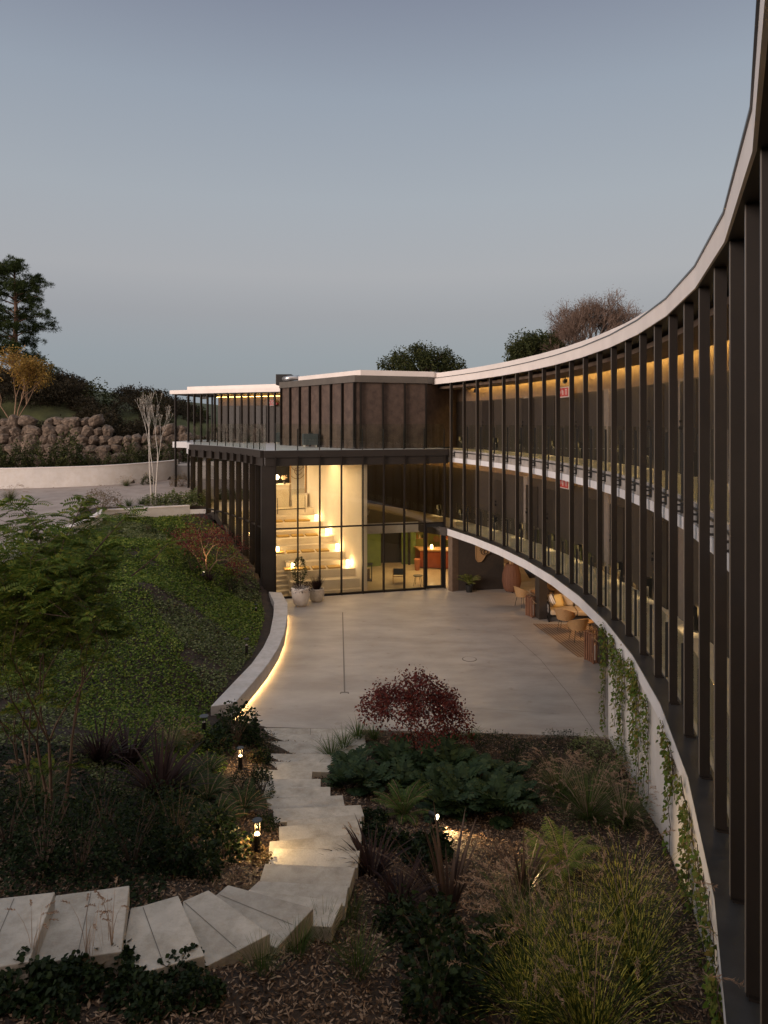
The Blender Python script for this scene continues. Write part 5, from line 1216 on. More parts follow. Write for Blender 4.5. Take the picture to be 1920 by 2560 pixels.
# =================== right-hand planting bed
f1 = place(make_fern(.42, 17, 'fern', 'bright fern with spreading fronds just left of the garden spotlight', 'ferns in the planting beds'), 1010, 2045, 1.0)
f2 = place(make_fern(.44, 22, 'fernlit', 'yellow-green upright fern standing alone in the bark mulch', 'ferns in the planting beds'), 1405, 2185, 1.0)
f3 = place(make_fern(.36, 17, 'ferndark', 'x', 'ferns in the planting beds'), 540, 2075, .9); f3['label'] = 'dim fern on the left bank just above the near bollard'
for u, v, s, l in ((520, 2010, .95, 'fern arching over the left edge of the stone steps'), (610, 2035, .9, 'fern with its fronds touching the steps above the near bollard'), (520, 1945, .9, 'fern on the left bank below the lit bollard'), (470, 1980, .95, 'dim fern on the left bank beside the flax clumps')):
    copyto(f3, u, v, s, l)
fx = place(make_blades('flax_clump', 'tall bronze flax with broad upright leaves in the front middle bed', 'plant', 34, 1.0, (.08, .75), .05, (.05, .7), 'flax', 'bronze flax clumps'), 1120, 2285, 1.05, 1.0)
for u, v, s, l in ((1310, 2235, .75, 'bronze flax behind the striped grass, left of the yellow fern'), ):
    copyto(fx, u, v, s, l)
fd2 = place(make_blades('flax_clump', 'dark purple flax spilling over the right edge of the steps', 'plant', 90, .62, (.3, 1.2), .03, (.2, 1.0), 'purple', 'bronze flax clumps'), 930, 2190, 1.1)
for u, v, s, l in ((1000, 2270, .95, 'dark flax clump in front of the broad bronze flax'), (250, 1905, 1.3, 'leftmost dark flax clump on the left bank'), (320, 1915, 1.45, 'middle dark flax clump on the left bank'), (400, 1990, 1.6, 'largest dark flax clump, nearest the steps on the left bank'), (520, 1455, .9, 'dark flax clump on the mound below the red maple by the hall')):
    copyto(fd2, u, v, s, l)
# acanthus mass
def make_acanthus():
    t = thing('acanthus_plant', 'deeply lobed dark green acanthus in the dense mass in the middle of the bed', 'plant', group='acanthus plants in the planting bed'); mb = MB()
    for k in range(20):
        az = 6.283*k/20*3+U(-.3, .3); lean = U(.3, 1.1); L = U(.32, .50); p = np.zeros(3); pts = []
        for j in range(9):
            th = lean+.8*(j/8)**1.5; p = p+np.array([math.cos(az)*math.sin(th), math.sin(az)*math.sin(th), math.cos(th)])*L*1.35/8; pts.append(p)
        pts = np.array(pts); T_ = norm(np.gradient(pts, axis=0)); s = np.array([-math.sin(az), math.cos(az), 0]); N = np.cross(T_, s)
        for sg in (-1, 1):
            w = L*.36*np.sin(np.linspace(.15, 2.9, 9)); leaves(mb, pts[2:], (s*sg+T_*.55)[2:], w[2:]+.04, .085, .15, up=N[2:], six=True)
        leaves(mb, pts[4:5], T_[4:5], .2, .10, .1, up=N[4:5], six=True)
    local('lobed_leaves', mb, LM['acanthus'], t); return t
ac1 = make_acanthus(); ac_sp = [(880, 1935), (930, 1970), (990, 1925), (1010, 1975), (1060, 1940), (1080, 1990), (1130, 1930), (1150, 1985), (1200, 1945), (1220, 1995), (1270, 1960), (1290, 2010), (1165, 2020), (1110, 2030), (1240, 2035), (870, 1965)]
place(ac1, *ac_sp[0], .9)
for u, v in ac_sp[1:]: copyto(ac1, u, v+8, U(.85, 1.2))
# pennisetum
pn = place(make_blades('fountain_grass', 'fountain grass with pale fluffy plumes arching beside the acanthus', 'ornamental grass', 420, .72, (.15, 1.1), .006, (.3, 1.3), 'grass', 'fountain grasses', plumes=60, plen=.13), 1470, 2050, 1.15)
for u, v, s, l in ((1400, 1990, 1.0, 'smaller fountain grass rising behind the large one, left side'), (1560, 2060, .9, 'fountain grass leaning toward the ivy wall'), (1500, 1985, .9, 'fountain grass in front of the variegated shrubs'), (90, 2020, .8, 'fountain grass with tan plumes at the left edge behind the tree stems')):
    copyto(pn, u, v, s, l)
# zebra miscanthus in front
zb = place(make_blades('zebra_grass', 'yellow-banded zebra grass filling the lower right corner, centre clump', 'ornamental grass', 250, 1.05, (.05, .75), .008, (.2, 1.2), 'zebra', 'zebra grasses at the lower right', plumes=7, plen=.24, seg=20, alt=1), 1440, 2480, 1.0)
for u, v, s, l in ((1320, 2560, .75, 'yellow-banded zebra grass, leftmost clump near the dark leafy shrubs'), (1590, 2480, 1.0, 'yellow-banded zebra grass nearest the white wall'), (1560, 2320, .95, 'yellow-banded zebra grass at the back right, below the creepers'), (1450, 2340, .6, 'yellow-banded zebra grass at the back, behind the yellow fern'), (1480, 2640, 1.1, 'yellow-banded zebra grass at the bottom right')):
    copyto(zb, u, v, s, l)
ms = place(make_blades('silver_grass', 'feathery silver grass with tan plumes bending left, front clump', 'ornamental grass', 120, .85, (.1, .7), .007, (.3, 1.2), 'grass', 'silver grasses with plumes', plumes=17, plen=.22), 1330, 2420, 1.0)
for u, v, s, l in ((1290, 2330, .9, 'feathery silver grass with tan plumes behind the bronze flax'), (1340, 2560, .95, 'feathery silver grass with tan plumes at the bottom edge')):
    copyto(ms, u, v, s, l)
# upright leafy shrubs, front middle
nl = place(make_mound('leafy_shrub', 'dark pointed-leaf shrub below the bronze flax, largest', 'shrub', .38, .55, 520, .085, 'dark', .6, 'dark pointed-leaf shrubs', 8, True, .3), 1080, 2400, 1.1)
for u, v, s, l in ((1000, 2330, .7, 'dark pointed-leaf shrub between steps and bronze flax'), (1090, 2530, 1.0, 'dark pointed-leaf shrub at the bottom edge'), (1240, 2420, .9, 'dark pointed-leaf shrub beside the plumed grass'), (1180, 2490, .9, 'dark pointed-leaf shrub left of the zebra grass')):
    copyto(nl, u, v, s, l)
for u, v, s, l in ((560, 2150, .8, 'dense dark shrub left of the near bollard, above the fan steps'), (500, 2190, .75, 'dense dark shrub at the back edge of the fan steps'), (420, 2175, .85, 'dense dark shrub behind the second fan slab'), (545, 2090, .7, 'dense dark shrub above the near bollard light'), (590, 1850, 1.35, 'dense dark shrub just in front of the near end of the bench'), (540, 1880, .9, 'dense dark shrub between the bench end and the golden shrub'), (655, 1905, .55, 'bushy dark shrub against the first wide step'), (635, 1865, .6, 'bushy dark shrub at the corner of bench and steps'), (650, 1955, .5, 'bushy dark shrub in front of the lit upper bollard'), (665, 2075, .45, 'bushy dark shrub at the left edge of the middle steps')):
    copyto(nl, u, v, s, l)
# heucheras
hc = place(make_mound('heuchera', 'low dark heuchera mound right of the steps above the flax', 'plant', .24, .2, 560, .05, 'dark', .95, 'low heuchera mounds', 0, True, .5, .2), 925, 2105, 1.15)
for u, v, s, l in ((985, 2120, 1.1, 'low dark heuchera beside the bright fern'), (1080, 2130, 1.3, 'low dark heuchera under the spotlight'), (935, 2055, .9, 'low dark heuchera touching the right edge of the steps'), (1045, 2165, 1.1, 'low dark heuchera at the edge of the lit mulch'),
                   (60, 2480, 1.08, 'dark heuchera in front of the leftmost slabs'), (180, 2470, 0.94, 'dark heuchera below the second slab from the left'), (270, 2430, 1.01, 'dark heuchera overlapping the tall slab edge'), (330, 2500, 0.94, 'dark heuchera at the bottom, left of the bark mulch'), (450, 2440, 0.86, 'dark heuchera below the fan steps'), (490, 2500, 0.86, 'dark heuchera at the bottom edge beside the mulch'), (380, 2520, 0.86, 'dark heuchera at the very bottom of the picture'), (120, 2520, 1.01, 'dark heuchera at the bottom left corner')):
    copyto(hc, u, v, s, l)
hg = place(make_mound('heuchera', 'glowing golden leaves around the foot of the near bollard light', 'plant', .24, .2, 420, .05, 'orange', .9, 'low heuchera mounds', 0, True, .5, .2), 618, 2140, 1.0)
copyto(hg, 650, 2165, .7, 'small russet heuchera just in front of the near bollard light'); copyto(hg, 640, 1900, .9, 'russet heuchera beside the upper bollard light')
# tufts
tf = place(make_blades('grass_tuft', 'small fine grass tuft in the bark mulch right of the last step', 'ornamental grass', 120, .34, (.05, .7), .004, (.2, .9), 'grass', 'small grass tufts'), 810, 2350, 1.0)
for u, v, s, l in ((745, 2395, .9, 'small fine grass tuft in the middle of the bark mulch'), (655, 2440, .9, 'small fine grass tuft nearest the fan steps'), (895, 2440, 1.2, 'small fine grass tuft at the right side of the mulch'), (880, 2310, .9, 'small fine grass tuft under the purple flax')):
    copyto(tf, u, v, s, l)
sg = place(make_blades('sedge_clump', 'sedge clump arching over the right side of the upper steps', 'ornamental grass', 110, .55, (.1, .9), .012, (.3, 1.2), 'grass', 'sedge clumps along the courtyard edge'), 830, 1900, 1.0)
for u, v, s, l in ((860, 1875, .9, 'sedge clump behind the steps, next to the maple'), (895, 1850, .9, 'sedge clump at the corner of the courtyard and steps'), (935, 1850, .75, 'sedge clump left of the red maple stem'), (1140, 1850, .6, 'sedge tuft on the courtyard edge right of the maple'), (1180, 1850, .7, 'tall sedge tuft on the courtyard edge, second right of the maple')):
    copyto(sg, u, v, s, l)
rs = place(make_mound('rosemary_shrub', 'low dark needle-leaved shrub on the courtyard edge, leftmost', 'shrub', .5, .34, 900, .07, 'dark', .18, 'low shrubs along the courtyard edge', 6), 1240, 1875, 1.0)
for u, v, s, l in ((1330, 1900, 1.0, 'low dark needle-leaved shrub in the middle of the edge'), (1410, 1865, .9, 'low dark needle-leaved shrub on the edge, close to the ivy wall'), (1290, 1925, .9, 'low dark needle-leaved shrub just behind the acanthus'), (1150, 1890, .7, 'low dark needle-leaved shrub right of the maple stem')):
    copyto(rs, u, v, s, l)
vs_ = place(make_mound('variegated_shrub', 'cream-edged variegated shrub at the foot of the white wall', 'shrub', .55, .55, 1100, .055, 'groundpale', .5, 'variegated shrubs', 8), 1530, 1915, 1.0)
for u, v, s, l in ((1470, 1890, .8, 'cream-edged variegated shrub nearest the courtyard corner'), (1580, 1950, .9, 'cream-edged variegated shrub nearest the creepers')):
    copyto(vs_, u, v, s, l)
vd = make_mound('variegated_shrub', 'x', 'shrub', .62, .7, 1300, .12, 'groundpale', .55, 'variegated shrubs', 8); place(vd, 0, 0, 1.15, xyz=(-9.5, 35.4, 2.75)); vd['label'] = 'pale variegated shrub against the left glass corner of the hall'
copyto(vd, 0, 0, 1.05, 'pale variegated shrub between the birch stems and the hall', xyz=(-10.6, 35.3, 2.75)); copyto(vd, 0, 0, .9, 'pale variegated shrub right beside the birch foot', xyz=(-11.6, 35.2, 2.75))
gm = place(make_mound('russet_shrub', 'rounded russet and green shrub on the driveway planting bed', 'shrub', .95, 1.0, 1900, .10, 'orange', .3, None, 12), 0, 0, 1.0, xyz=(-13.6, 33.6, 2.8))
# dark shrubs on the left
ds = place(make_mound('dark_shrub', 'dark upright shrub hiding the near end of the bench', 'shrub', .42, .85, 900, .06, 'dark', .55, 'dark shrubs on the left bank', 10), 590, 1865, 1.0)
for u, v, s, l in ((668, 1880, .5, 'small dark shrub beside the first steps'), (655, 1990, .55, 'dark shrub hanging over the steps below the lit bollard'), (600, 1985, .5, 'dark shrub under the upper bollard light'), (370, 1330, .8, 'dark shrub on top of the mound, left'), (430, 1345, .7, 'dark shrub on top of the mound, right'), (575, 1480, .7, 'dark shrub on the slope beside the hall facade'), (480, 1430, .8, 'dark shrub behind the red maple on the mound'),
                   (330, 2170, .9, 'dark shrub above the fan steps'), (200, 2190, .9, 'dark shrub above the second slab from the left'), (440, 2120, .9, 'dark shrub left of the near bollard light'), (110, 2170, .9, 'dark shrub above the leftmost slab'), (260, 2080, .9, 'dark shrub at the foot of the leafy tree'), (390, 2080, .8, 'dark shrub in the shade behind the fan steps'), (20, 2120, .9, 'dark shrub at the left edge of the picture')):
    copyto(ds, u, v, s, l)
copyto(pn, 430, 1880, .7, 'fine grass clump on the left bank under the golden shrub')
copyto(hg, 470, 1865, 1.3, 'golden russet shrub on the left bank near the wide-capped bollard')
# pots planting
t = MB(); n = 900; a = U(0, 6.283, n); h = U(0, 1, n); r = .26*np.sqrt(np.sin(np.clip(h, .03, .97)*math.pi))*U(.5, 1.05, n); leaves(t, np.c_[pA[0]+r*np.cos(a)-.05, pA[1]+r*np.sin(a), .85+h*1.0], np.c_[np.cos(a), np.sin(a), U(-.2, .8, n)], .075, .035, .15); build('shrub_foliage', t, LM['oak'], potA)
t = MB(); t.tube([(pA[0], pA[1], .55), (pA[0]-.03, pA[1], 1.3)], .015, 6); build('stem', t, M['bark'], potA)
t = MB(); n = 700; a = U(0, 6.283, n); r = U(.1, .42, n); leaves(t, np.c_[pA[0]+r*np.cos(a)+.06, pA[1]+r*np.sin(a), .82-.9*(r-.1)**1.3+U(-.1, .16, n)], np.c_[np.cos(a), np.sin(a), U(-.8, .6, n)], .09, .018, .3); build('trailing_foliage', t, LM['purple'], potA)
t = MB(); n = 420; a = U(0, 6.283, n); L_ = U(.2, .62, n); blades(t, np.c_[pB[0]+.1*np.cos(a), pB[1]+.1*np.sin(a), np.full(n, .45)], a, L_, U(0, .55, n), .010, U(0, .5, n), 3); build('shrub_foliage', t, LM['purple'], potB)
pf = thing('potted_fern', 'bushy fern in a small black pot by the dark lounge wall', 'potted plant', P(1173.6, 1480, 0)); q = P(1173.6, 1480, 0)
b = MB(); b.lathe([(.13, 0), (.175, .30), (.16, .31), (.15, .26), (0, .26)], (q[0], q[1], 0), 20); build('pot', b, M['black'], pf)
ff = make_fern(.42, 20, 'fernlit', 'x'); 
for ch in list(ff.children): ch.parent = pf; ch.location = (0, 0, .28)
bpy.data.objects.remove(ff)
q = P(1333, 1540, 0); dfl = thing('dried_flowers', 'bunch of dried flowers spilling from the top of the shorter lantern', 'flowers', (q[0], q[1], .74)); t = MB(); n = 240; d = norm(rng.normal(0, 1, (n, 3))*[1, 1, .6]+[0, 0, .4]); leaves(t, np.array([0, 0, 0])+d*.06*U(.5, 3.5, n)[:, None], d, .05, .022, .2); local('petals', t, LM['straw'], dfl)

# =================== trees
def make_tree(name, lab, cat, loc, trunks, leaf_fn, bark, mat, grp=None, depth=4, **kw):
    t = thing(name, lab, cat, loc, 0, grp); tr = MB(); tips = []
    for (p, d, L, r) in trunks: grow(tr, p, d, L, r, depth, tips, **kw)
    local('trunk', tr, bark, t, True); mb = MB(); leaf_fn(mb, tips)
    if mb.v: local('crown', mb, mat, t)
    return t
def clumps(k, size, leaf, w, six=False, flat=.6):
    def fn(mb, tips):
        tp = np.array([q[0] for q in tips]); n = len(tp)*k; idx = np.repeat(np.arange(len(tp)), k)
        d = norm(rng.normal(0, 1, (n, 3))*[1, 1, flat]); leaves(mb, tp[idx]+d*size*U(.2, 1, n)[:, None], d+rng.normal(0, .5, (n, 3)), leaf*U(.6, 1.2, n), leaf*w, .15, six=six)
    return fn
# red maple in the bed
mp = G(1040, 1885)
make_tree('red_maple', 'small red-leaved maple at the front edge of the courtyard', 'tree', mp, [((0, 0, -.1), (.05, 0, 1), .66, .022), ((0, 0, -.1), (-.24, .1, 1), .62, .015), ((.02, 0, -.1), (.26, -.1, 1), .62, .014)], clumps(10, .15, .066, .6, True), M['bark'], LM['maple'], 'red maples', 4, spread=.78, up=.04, n=(3, 4), shrink=.72, seg=3, minr=.003, sides=6)
m2 = G(515, 1430)
make_tree('red_maple', 'spreading red maple on the mound beside the glass hall, lit from below', 'tree', m2, [((0, 0, -.1), (.1, 0, 1), .72, .045), ((0, 0, -.1), (-.5, 0, 1), .72, .03), ((0, 0, -.1), (.5, .2, 1), .66, .03)], clumps(13, .24, .10, .4, True), M['stem'], LM['maple'], 'red maples', 4, spread=.9, up=0, n=(2, 3), shrink=.74)
spot('uplight shining up into the red maple beside the hall', 508, 1445, (m2[0]+.1, m2[1], m2[2]+1.0), 70, 80)
# big pinnate-leaved tree on the left
def pinnate(mb, tips):
    tp = np.array([q[0] for q in tips]); td = np.array([q[1] for q in tips])
    for rep in range(5):
        n = len(tp); az = U(0, 6.283, n); A = norm(td*.5 + np.c_[np.cos(az), np.sin(az), U(-.2, .5, n)]); L = U(.15, .28, n); s = norm(np.cross(A, np.array([0, 0, 1.0])+rng.normal(0, .5, (n, 3)))); up_ = np.cross(s, A)
        for j in range(7):
            f = (j+1.2)/8; B = tp + A*(L*f)[:, None] - np.array([0, 0, 1])*(L*f*f*.35)[:, None]
            for sgn in (-1, 1): leaves(mb, B, s*sgn+A*.5, L*.30*(1-.35*abs(f-.5)), L*.105, .15, up=up_)
        leaves(mb, tp+A*(L)[:, None]-np.array([0, 0, 1])*(L*.35)[:, None], A, L*.25, L*.1, .1, up=up_)
q = G(110, 2050)
make_tree('pinnate_leaf_tree', 'large multi-stemmed leafy tree filling the left foreground', 'tree', q,
          [((-.15, 0, -.1), (-.18, .1, 1), 1.08, .026), ((.0, .1, -.1), (.0, .15, 1), 1.15, .024), ((.12, 0, -.1), (.08, .0, 1), 1.15, .028), ((.2, .05, -.1), (.22, .1, 1), 1.1, .030), ((-.3, .1, -.1), (-.25, .2, 1), 1.0, .018)],
          pinnate, pmat('young_tree_bark', (.07, .042, .026), (.115, .072, .046), 10, .85), LM['compound'], None, 5, spread=.42, up=.12, n=(2, 3), shrink=.78, seg=3, minr=.003, sides=6, low=5, box=(-.1, .85, 3.2))
def tallshoot(lab, base, pts_px, d):
    t = thing('leafy_shoot', lab, 'branch', base); 
    return t
# extra high shoots of the same tree are its own parts
tree_root = [o for o in bpy.data.objects if o.name == 'pinnate_leaf_tree'][0]
sh_, sl = MB(), MB()
for path in ([(395/3.19+0, 1500), (345/3.19, 1400), (320/3.19, 1340), (250/3.19, 1300), (150/3.19, 1270), (40/3.19, 1255)], [(430/3.19, 1500), (470/3.19, 1400), (510/3.19, 1350), (600/3.19, 1300), (650/3.19, 1260), (665/3.19, 1240)], [(140/3.19, 1480), (110/3.19, 1440), (60/3.19, 1415)], [(700/3.19, 1400), (860/3.19, 1340), (980/3.19, 1300), (1040/3.19, 1275)], [(1050/3.19, 1440), (1250/3.19, 1390), (1350/3.19, 1355)]):
    pts = [PD(u, v, 9.2+.1*k) for k, (u, v) in enumerate(path)]; pts = [(p[0]-q[0], p[1]-q[1], p[2]-q[2]) for p in pts]
    sh_.tube(pts, list(np.linspace(.013, .004, len(pts))), 5, cap=False); dn = []
    for a, c in zip(pts[:-1], pts[1:]):
        for f in np.linspace(0, 1, 6): dn.append((tuple(np.array(a)*(1-f)+np.array(c)*f), tuple(norm(np.array(c)-np.array(a)))))
    pinnate(sl, dn[4::2])
local('trunk', sh_, M['bark'], tree_root); local('crown', sl, LM['compound'], tree_root)

# pine
def pine():
    loc = PD(32, 1100, 62); loc = (loc[0], loc[1], 5.5); t = thing('pine_tree', 'tall pine with a bare trunk and layered dark crown at the left edge', 'tree', loc); tr, cr = MB(), MB()
    H = 7+406/1750*62 - 5.5
    tr.tube([(0, 0, 0), (.1, 0, H*.4), (.3, 0, H*.7), (.1, 0, H*.98)], [.34, .27, .17, .05], 10)
    for k in range(42):
        f = min(.34+.64*(k/41)**.9+U(-.03, .03), .98); z = H*f; a = k*2.4+U(-.3, .3); L = (3.9*(1-f)**.45+.5)*U(.55, 1.1) if f > .5 else U(1.6, 3.3)
        e = np.array([math.cos(a)*L, math.sin(a)*L, z+L*.10]); b0 = np.array([.2, 0, z-.3])
        tr.tube([b0, b0*.5+e*.5+np.array([0, 0, .2]), e], [.07, .045, .015], 5, cap=False)
        for j in range(7):
            g = U(.55, 1.06); c = b0*(1-g)+e*g+rng.normal(0, .36, 3)*[1, 1, .75]
            for q_ in range(5):
                cc = c+rng.normal(0, .26, 3)*[1, 1, .4]; n = 46; d = norm(rng.normal(0, 1, (n, 3))+[0, 0, .5]); leaves(cr, np.repeat(cc[None], n, 0)+d*.05, d, U(.22, .38, n), .035, .0)
    local('trunk', tr, M['pinebark'], t, True); local('crown', cr, LM['pine'], t)
pine()
# autumn poplar
yl = PD(36, 1060, 50); yl = (yl[0], yl[1], 7-5*50/1750)
make_tree('autumn_tree', 'yellow-leaved autumn tree with pale stems below the pine', 'tree', yl, [((0, 0, -.3), (-.12, 0, 1), 2.2, .07), ((.1, 0, -.3), (.15, 0, 1), 2.1, .06), ((0, 0, -.3), (-.4, 0, 1), 1.9, .05), ((0, 0, 0), (.5, 0, 1), 1.7, .045)], clumps(13, .36, .15, .75), M['stem'], LM['yellow'], None, 4, spread=.5, up=.25, n=(2, 4), shrink=.68)
# birches
bl = (PD(384, 1260, 35.0)[0], 35.0, 2.85)
make_tree('birch_tree', 'slender white multi-stemmed birch, almost bare, on the planting bed', 'tree', bl, [((-.12, 0, -.1), (.0, 0, 1), 2.9, .034), ((.1, 0, -.1), (.03, .05, 1), 2.8, .03), ((.0, .1, -.1), (-.02, .05, 1), 2.8, .028)], clumps(1, .12, .05, .6), M['birch'], LM['orange'], None, 5, spread=.30, up=.25, n=(2, 3), shrink=.52, seg=4, minr=.0035, wob=.05)
spot('uplight at the foot of the white birch stems', 380, 1266, (bl[0], bl[1]+.1, 4.5), 1, 60) if False else None
# evergreen trees behind the roof
def evergreen(name, lab, u0, u1, vtop, vbot, d, mat, seedk, grp):
    x0, x1 = (u0-CX)/FPX*d, (u1-CX)/FPX*d; cx, w = (x0+x1)/2, (x1-x0)/2; zt = 7+(HOR-vtop)/FPX*d; zb = 7+(HOR-vbot)/FPX*d
    t = thing(name, lab, 'tree', (cx, d, 3.0), 0, grp); tr, cr = MB(), MB(); h = zt-zb
    tr.tube([(0, 0, 0), (.1, 0, zb-3.2), (0, 0, zb+h*.5-3)], [.35, .3, .12], 8)
    for k in range(58):
        a = U(0, 6.283); ph = math.acos(U(-.3, 1)); rr = U(.5, .93); c = np.array([w*rr*math.sin(ph)*math.cos(a)*1.0, w*rr*math.sin(ph)*math.sin(a), zb-3+h*.25+h*.70*rr*math.cos(ph)])
        tr.tube([(0, 0, zb-3+h*.1), c*[.6, .6, 1]-[0, 0, .3], c], [.08, .05, .02], 4, cap=False)
        n = 210; dd = norm(rng.normal(0, 1, (n, 3))*[1, 1, .65]); rad = U(.35, .85); leaves(cr, c+dd*(U(.3, 1, n)**.5)[:, None]*rad, dd+rng.normal(0, .6, (n, 3)), .17, .10, .2)
    local('trunk', tr, M['bark'], t); local('crown', cr, LM[mat], t)
evergreen('evergreen_oak', 'broad dark evergreen tree rising behind the centre of the roof', 947, 1163, 853, 950, 52, 'oak', 1, 'evergreen trees behind the roof')
evergreen('evergreen_oak', 'dark evergreen tree behind the roof, beside the bare brown tree', 1267, 1415, 819, 925, 47, 'oak', 2, 'evergreen trees behind the roof')
# bare brown umbrella pine
def bare():
    d = 46; x = (1495-CX)/FPX*d; zt = 7+(HOR-729)/FPX*d; t = thing('bare_brown_tree', 'large dome-shaped tree of reddish bare twigs behind the curved roof', 'tree', (x, d, 3)); tr, tips = MB(), []
    for k in range(9):
        a = 6.283*k/9; grow(tr, (0, 0, 7.2), (math.cos(a)*.95, math.sin(a)*.8, .95), 1.55, .10, 5, tips, spread=.5, up=.12, n=(3, 4), shrink=.76, seg=3, minr=.013, sides=4)
    tr.tube([(0, 0, 0), (0, 0, 7.4)], [.35, .22], 8); cr = MB(); clumps(3, .35, .16, .16)(cr, tips)
    local('trunk', tr, M['twig'], t); local('crown', cr, LM['brown'], t)
bare()

# =================== hill planting, boulders
def rocks():
    m = pmat('limestone_boulder', (.045, .033, .025), (.20, .15, .112), 3.4, .95, bump=1.0, bscale=6, detail=10)
    protos = []
    for k in range(5):
        me = bpy.data.meshes.new('boulder'); import bmesh; bm = bmesh.new(); bmesh.ops.create_icosphere(bm, subdivisions=3, radius=1)
        ph = rng.normal(0, 3, 6); cuts = [(Vector(rng.normal(0, 1, 3)).normalized(), U(.68, .92)) for _ in range(13)]
        for v in bm.verts:
            c = v.co; q = 1+.16*math.sin(c.x*2.6+ph[0])*math.sin(c.y*2.2+ph[1])+.10*math.sin(c.z*5+ph[2])+.05*math.sin(c.x*7+ph[3])*math.sin(c.z*6+ph[4])
            s = max(abs(c.x), abs(c.y), abs(c.z)); v.co = c*q*(.72+.28/s*.8)
            for nn, dd_ in cuts:
                ex = v.co.dot(nn)-dd_
                if ex > 0: v.co -= nn*ex*.93
        for v in bm.verts:
            c = v.co; v.co = c*(1+.05*math.sin(c.x*9+ph[5])*math.sin(c.y*8+ph[1])+.035*math.sin(c.z*15+ph[0])*math.sin(c.x*13)+rng.normal(0, .018))
        bm.to_mesh(me); bm.free(); me.materials.append(m); protos.append(me)
    cnt = 0
    for row in range(5):
        x = -34.0+U(0, .8)
        while x < -8.5:
            w = U(.45, 1.0); y = float(np.interp(x, [p[0] for p in back_wall], [p[1] for p in back_wall]))+7.3+row*.35
            htop = np.interp(x, [-34, -22, -19, -15, -9], [5, 4.6, 3.2, 2.9, 2.7])+.7*math.sin(x*1.1)
            if row < htop:
                o = bpy.data.objects.new('boulder', protos[cnt % 5]); COL.objects.link(o); o.location = (x+w*.5, y+U(-.15, .15), drive_z(min(y, 46))+.75+.25+row*.62+U(-.1, .1)); o.scale = (w*.74, .6, U(.36, .56)); o.rotation_euler = (U(-.3, .3), U(-.5, .5), U(-.4, .4)+(math.pi if U(0, 1) > .5 else 0))
                tag(o, 'pale limestone boulder stacked in the rough retaining wall beyond the driveway', 'boulder', 'boulders of the retaining wall beyond the driveway'); cnt += 1
            x += w*1.02
rocks()
def hillz(x, y): return float(terr(np.array([x]), np.array([y]))[0])
sb = make_mound('hill_shrub', 'dark brownish shrub covering the bank above the boulders', 'shrub', 1.0, .95, 1400, .16, 'scrub', .4, 'shrubs on the bank above the boulders', 6)
sb.location = (-26, 50, hillz(-26, 50)); first = True
for k in range(210):
    x = U(-40, -9) if k < 150 else U(-40, -17); y = float(np.interp(x, [p[0] for p in back_wall], [p[1] for p in back_wall]))+(U(7.3, 17) if k < 150 else U(15, 26)); 
    dup(sb, (x, y, hillz(x, y)-.15), U(0, 6.28), U(.9, 1.7)*(1 if x < -17 else .5))
rw = make_mound('hedge_shrub', 'dark green rounded shrub in the row along the gravel strip', 'shrub', .55, .9, 900, .10, 'oak', .6, 'row of dark shrubs along the gravel strip', 6)
first = True
for x in np.arange(-25, -10, 1.05):
    y = float(np.interp(x, [p[0] for p in back_wall], [p[1] for p in back_wall])); xx, yy = x+U(-.2, .2), y+U(3.2, 4.4)
    loc = (xx, yy, drive_z(y)+.75)
    if first: rw.location = loc; first = False
    else: dup(rw, loc, U(0, 6.28), (U(.95, 1.5), U(.95, 1.5), U(1.0, 2.1)))
tall = [(-22.9, 43.9, 1.9, 'taller dark leafy tree-like shrub before the boulders, at the far left'), (-20.2, 44.8, 2.6, 'tallest dark shrub in front of the boulder wall'), (-16.3, 46.0, 1.3, 'medium dark shrub against the boulders near the birch'), (-24.6, 43.6, 2.4, 'dark shrub with sparse crown at the left edge before the boulders')]
for x, y, s, l in tall: dup(rw, (x, y, 3.9), U(0, 6.28), (s*.75, s*.75, s*1.05), label=l)
for x, y, s, l in ((-19.5, 58, 2.2, 'bushy tree breaking the skyline left of the birch'), (-23.5, 57, 2.4, 'bushy tree on the skyline right of the autumn tree'), (-28, 57, 2.8, 'bushy tree on the skyline below the pine'), (-15.8, 60, 1.5, 'small bush on the skyline nearest the hall')):
    dup(rw, (x, y, hillz(x, y)-.3), U(0, 6.28), (s, s, s*.9), label=l, group='bushes on the skyline')
copyto(gm, 0, 0, .7, 'dried brown grass shrub beside the left corner of the hall', xyz=(-11.9, 41.2, 3.3)); copyto(rw, 0, 0, .7, 'leafy shrub at the foot of the driveway wall by the birch', xyz=(-14.2, 42.0, 3.3)); copyto(pn, 0, 0, .8, 'grass clump at the foot of the driveway wall, left of the leafy shrub', xyz=(-15.2, 41.3, 3.25))
copyto(sg, 0, 0, 1.0, 'green grass clump between the russet shrub and the birch', xyz=(-12.6, 34.6, 2.85)); copyto(sg, 0, 0, 1.0, 'green grass clump left of the birch foot', xyz=(-12.2, 35.2, 2.85))
copyto(pn, 0, 0, 1.1, 'pale dry grass on the driveway at the left edge of the picture', xyz=(-19.4, 36.3, 2.95))

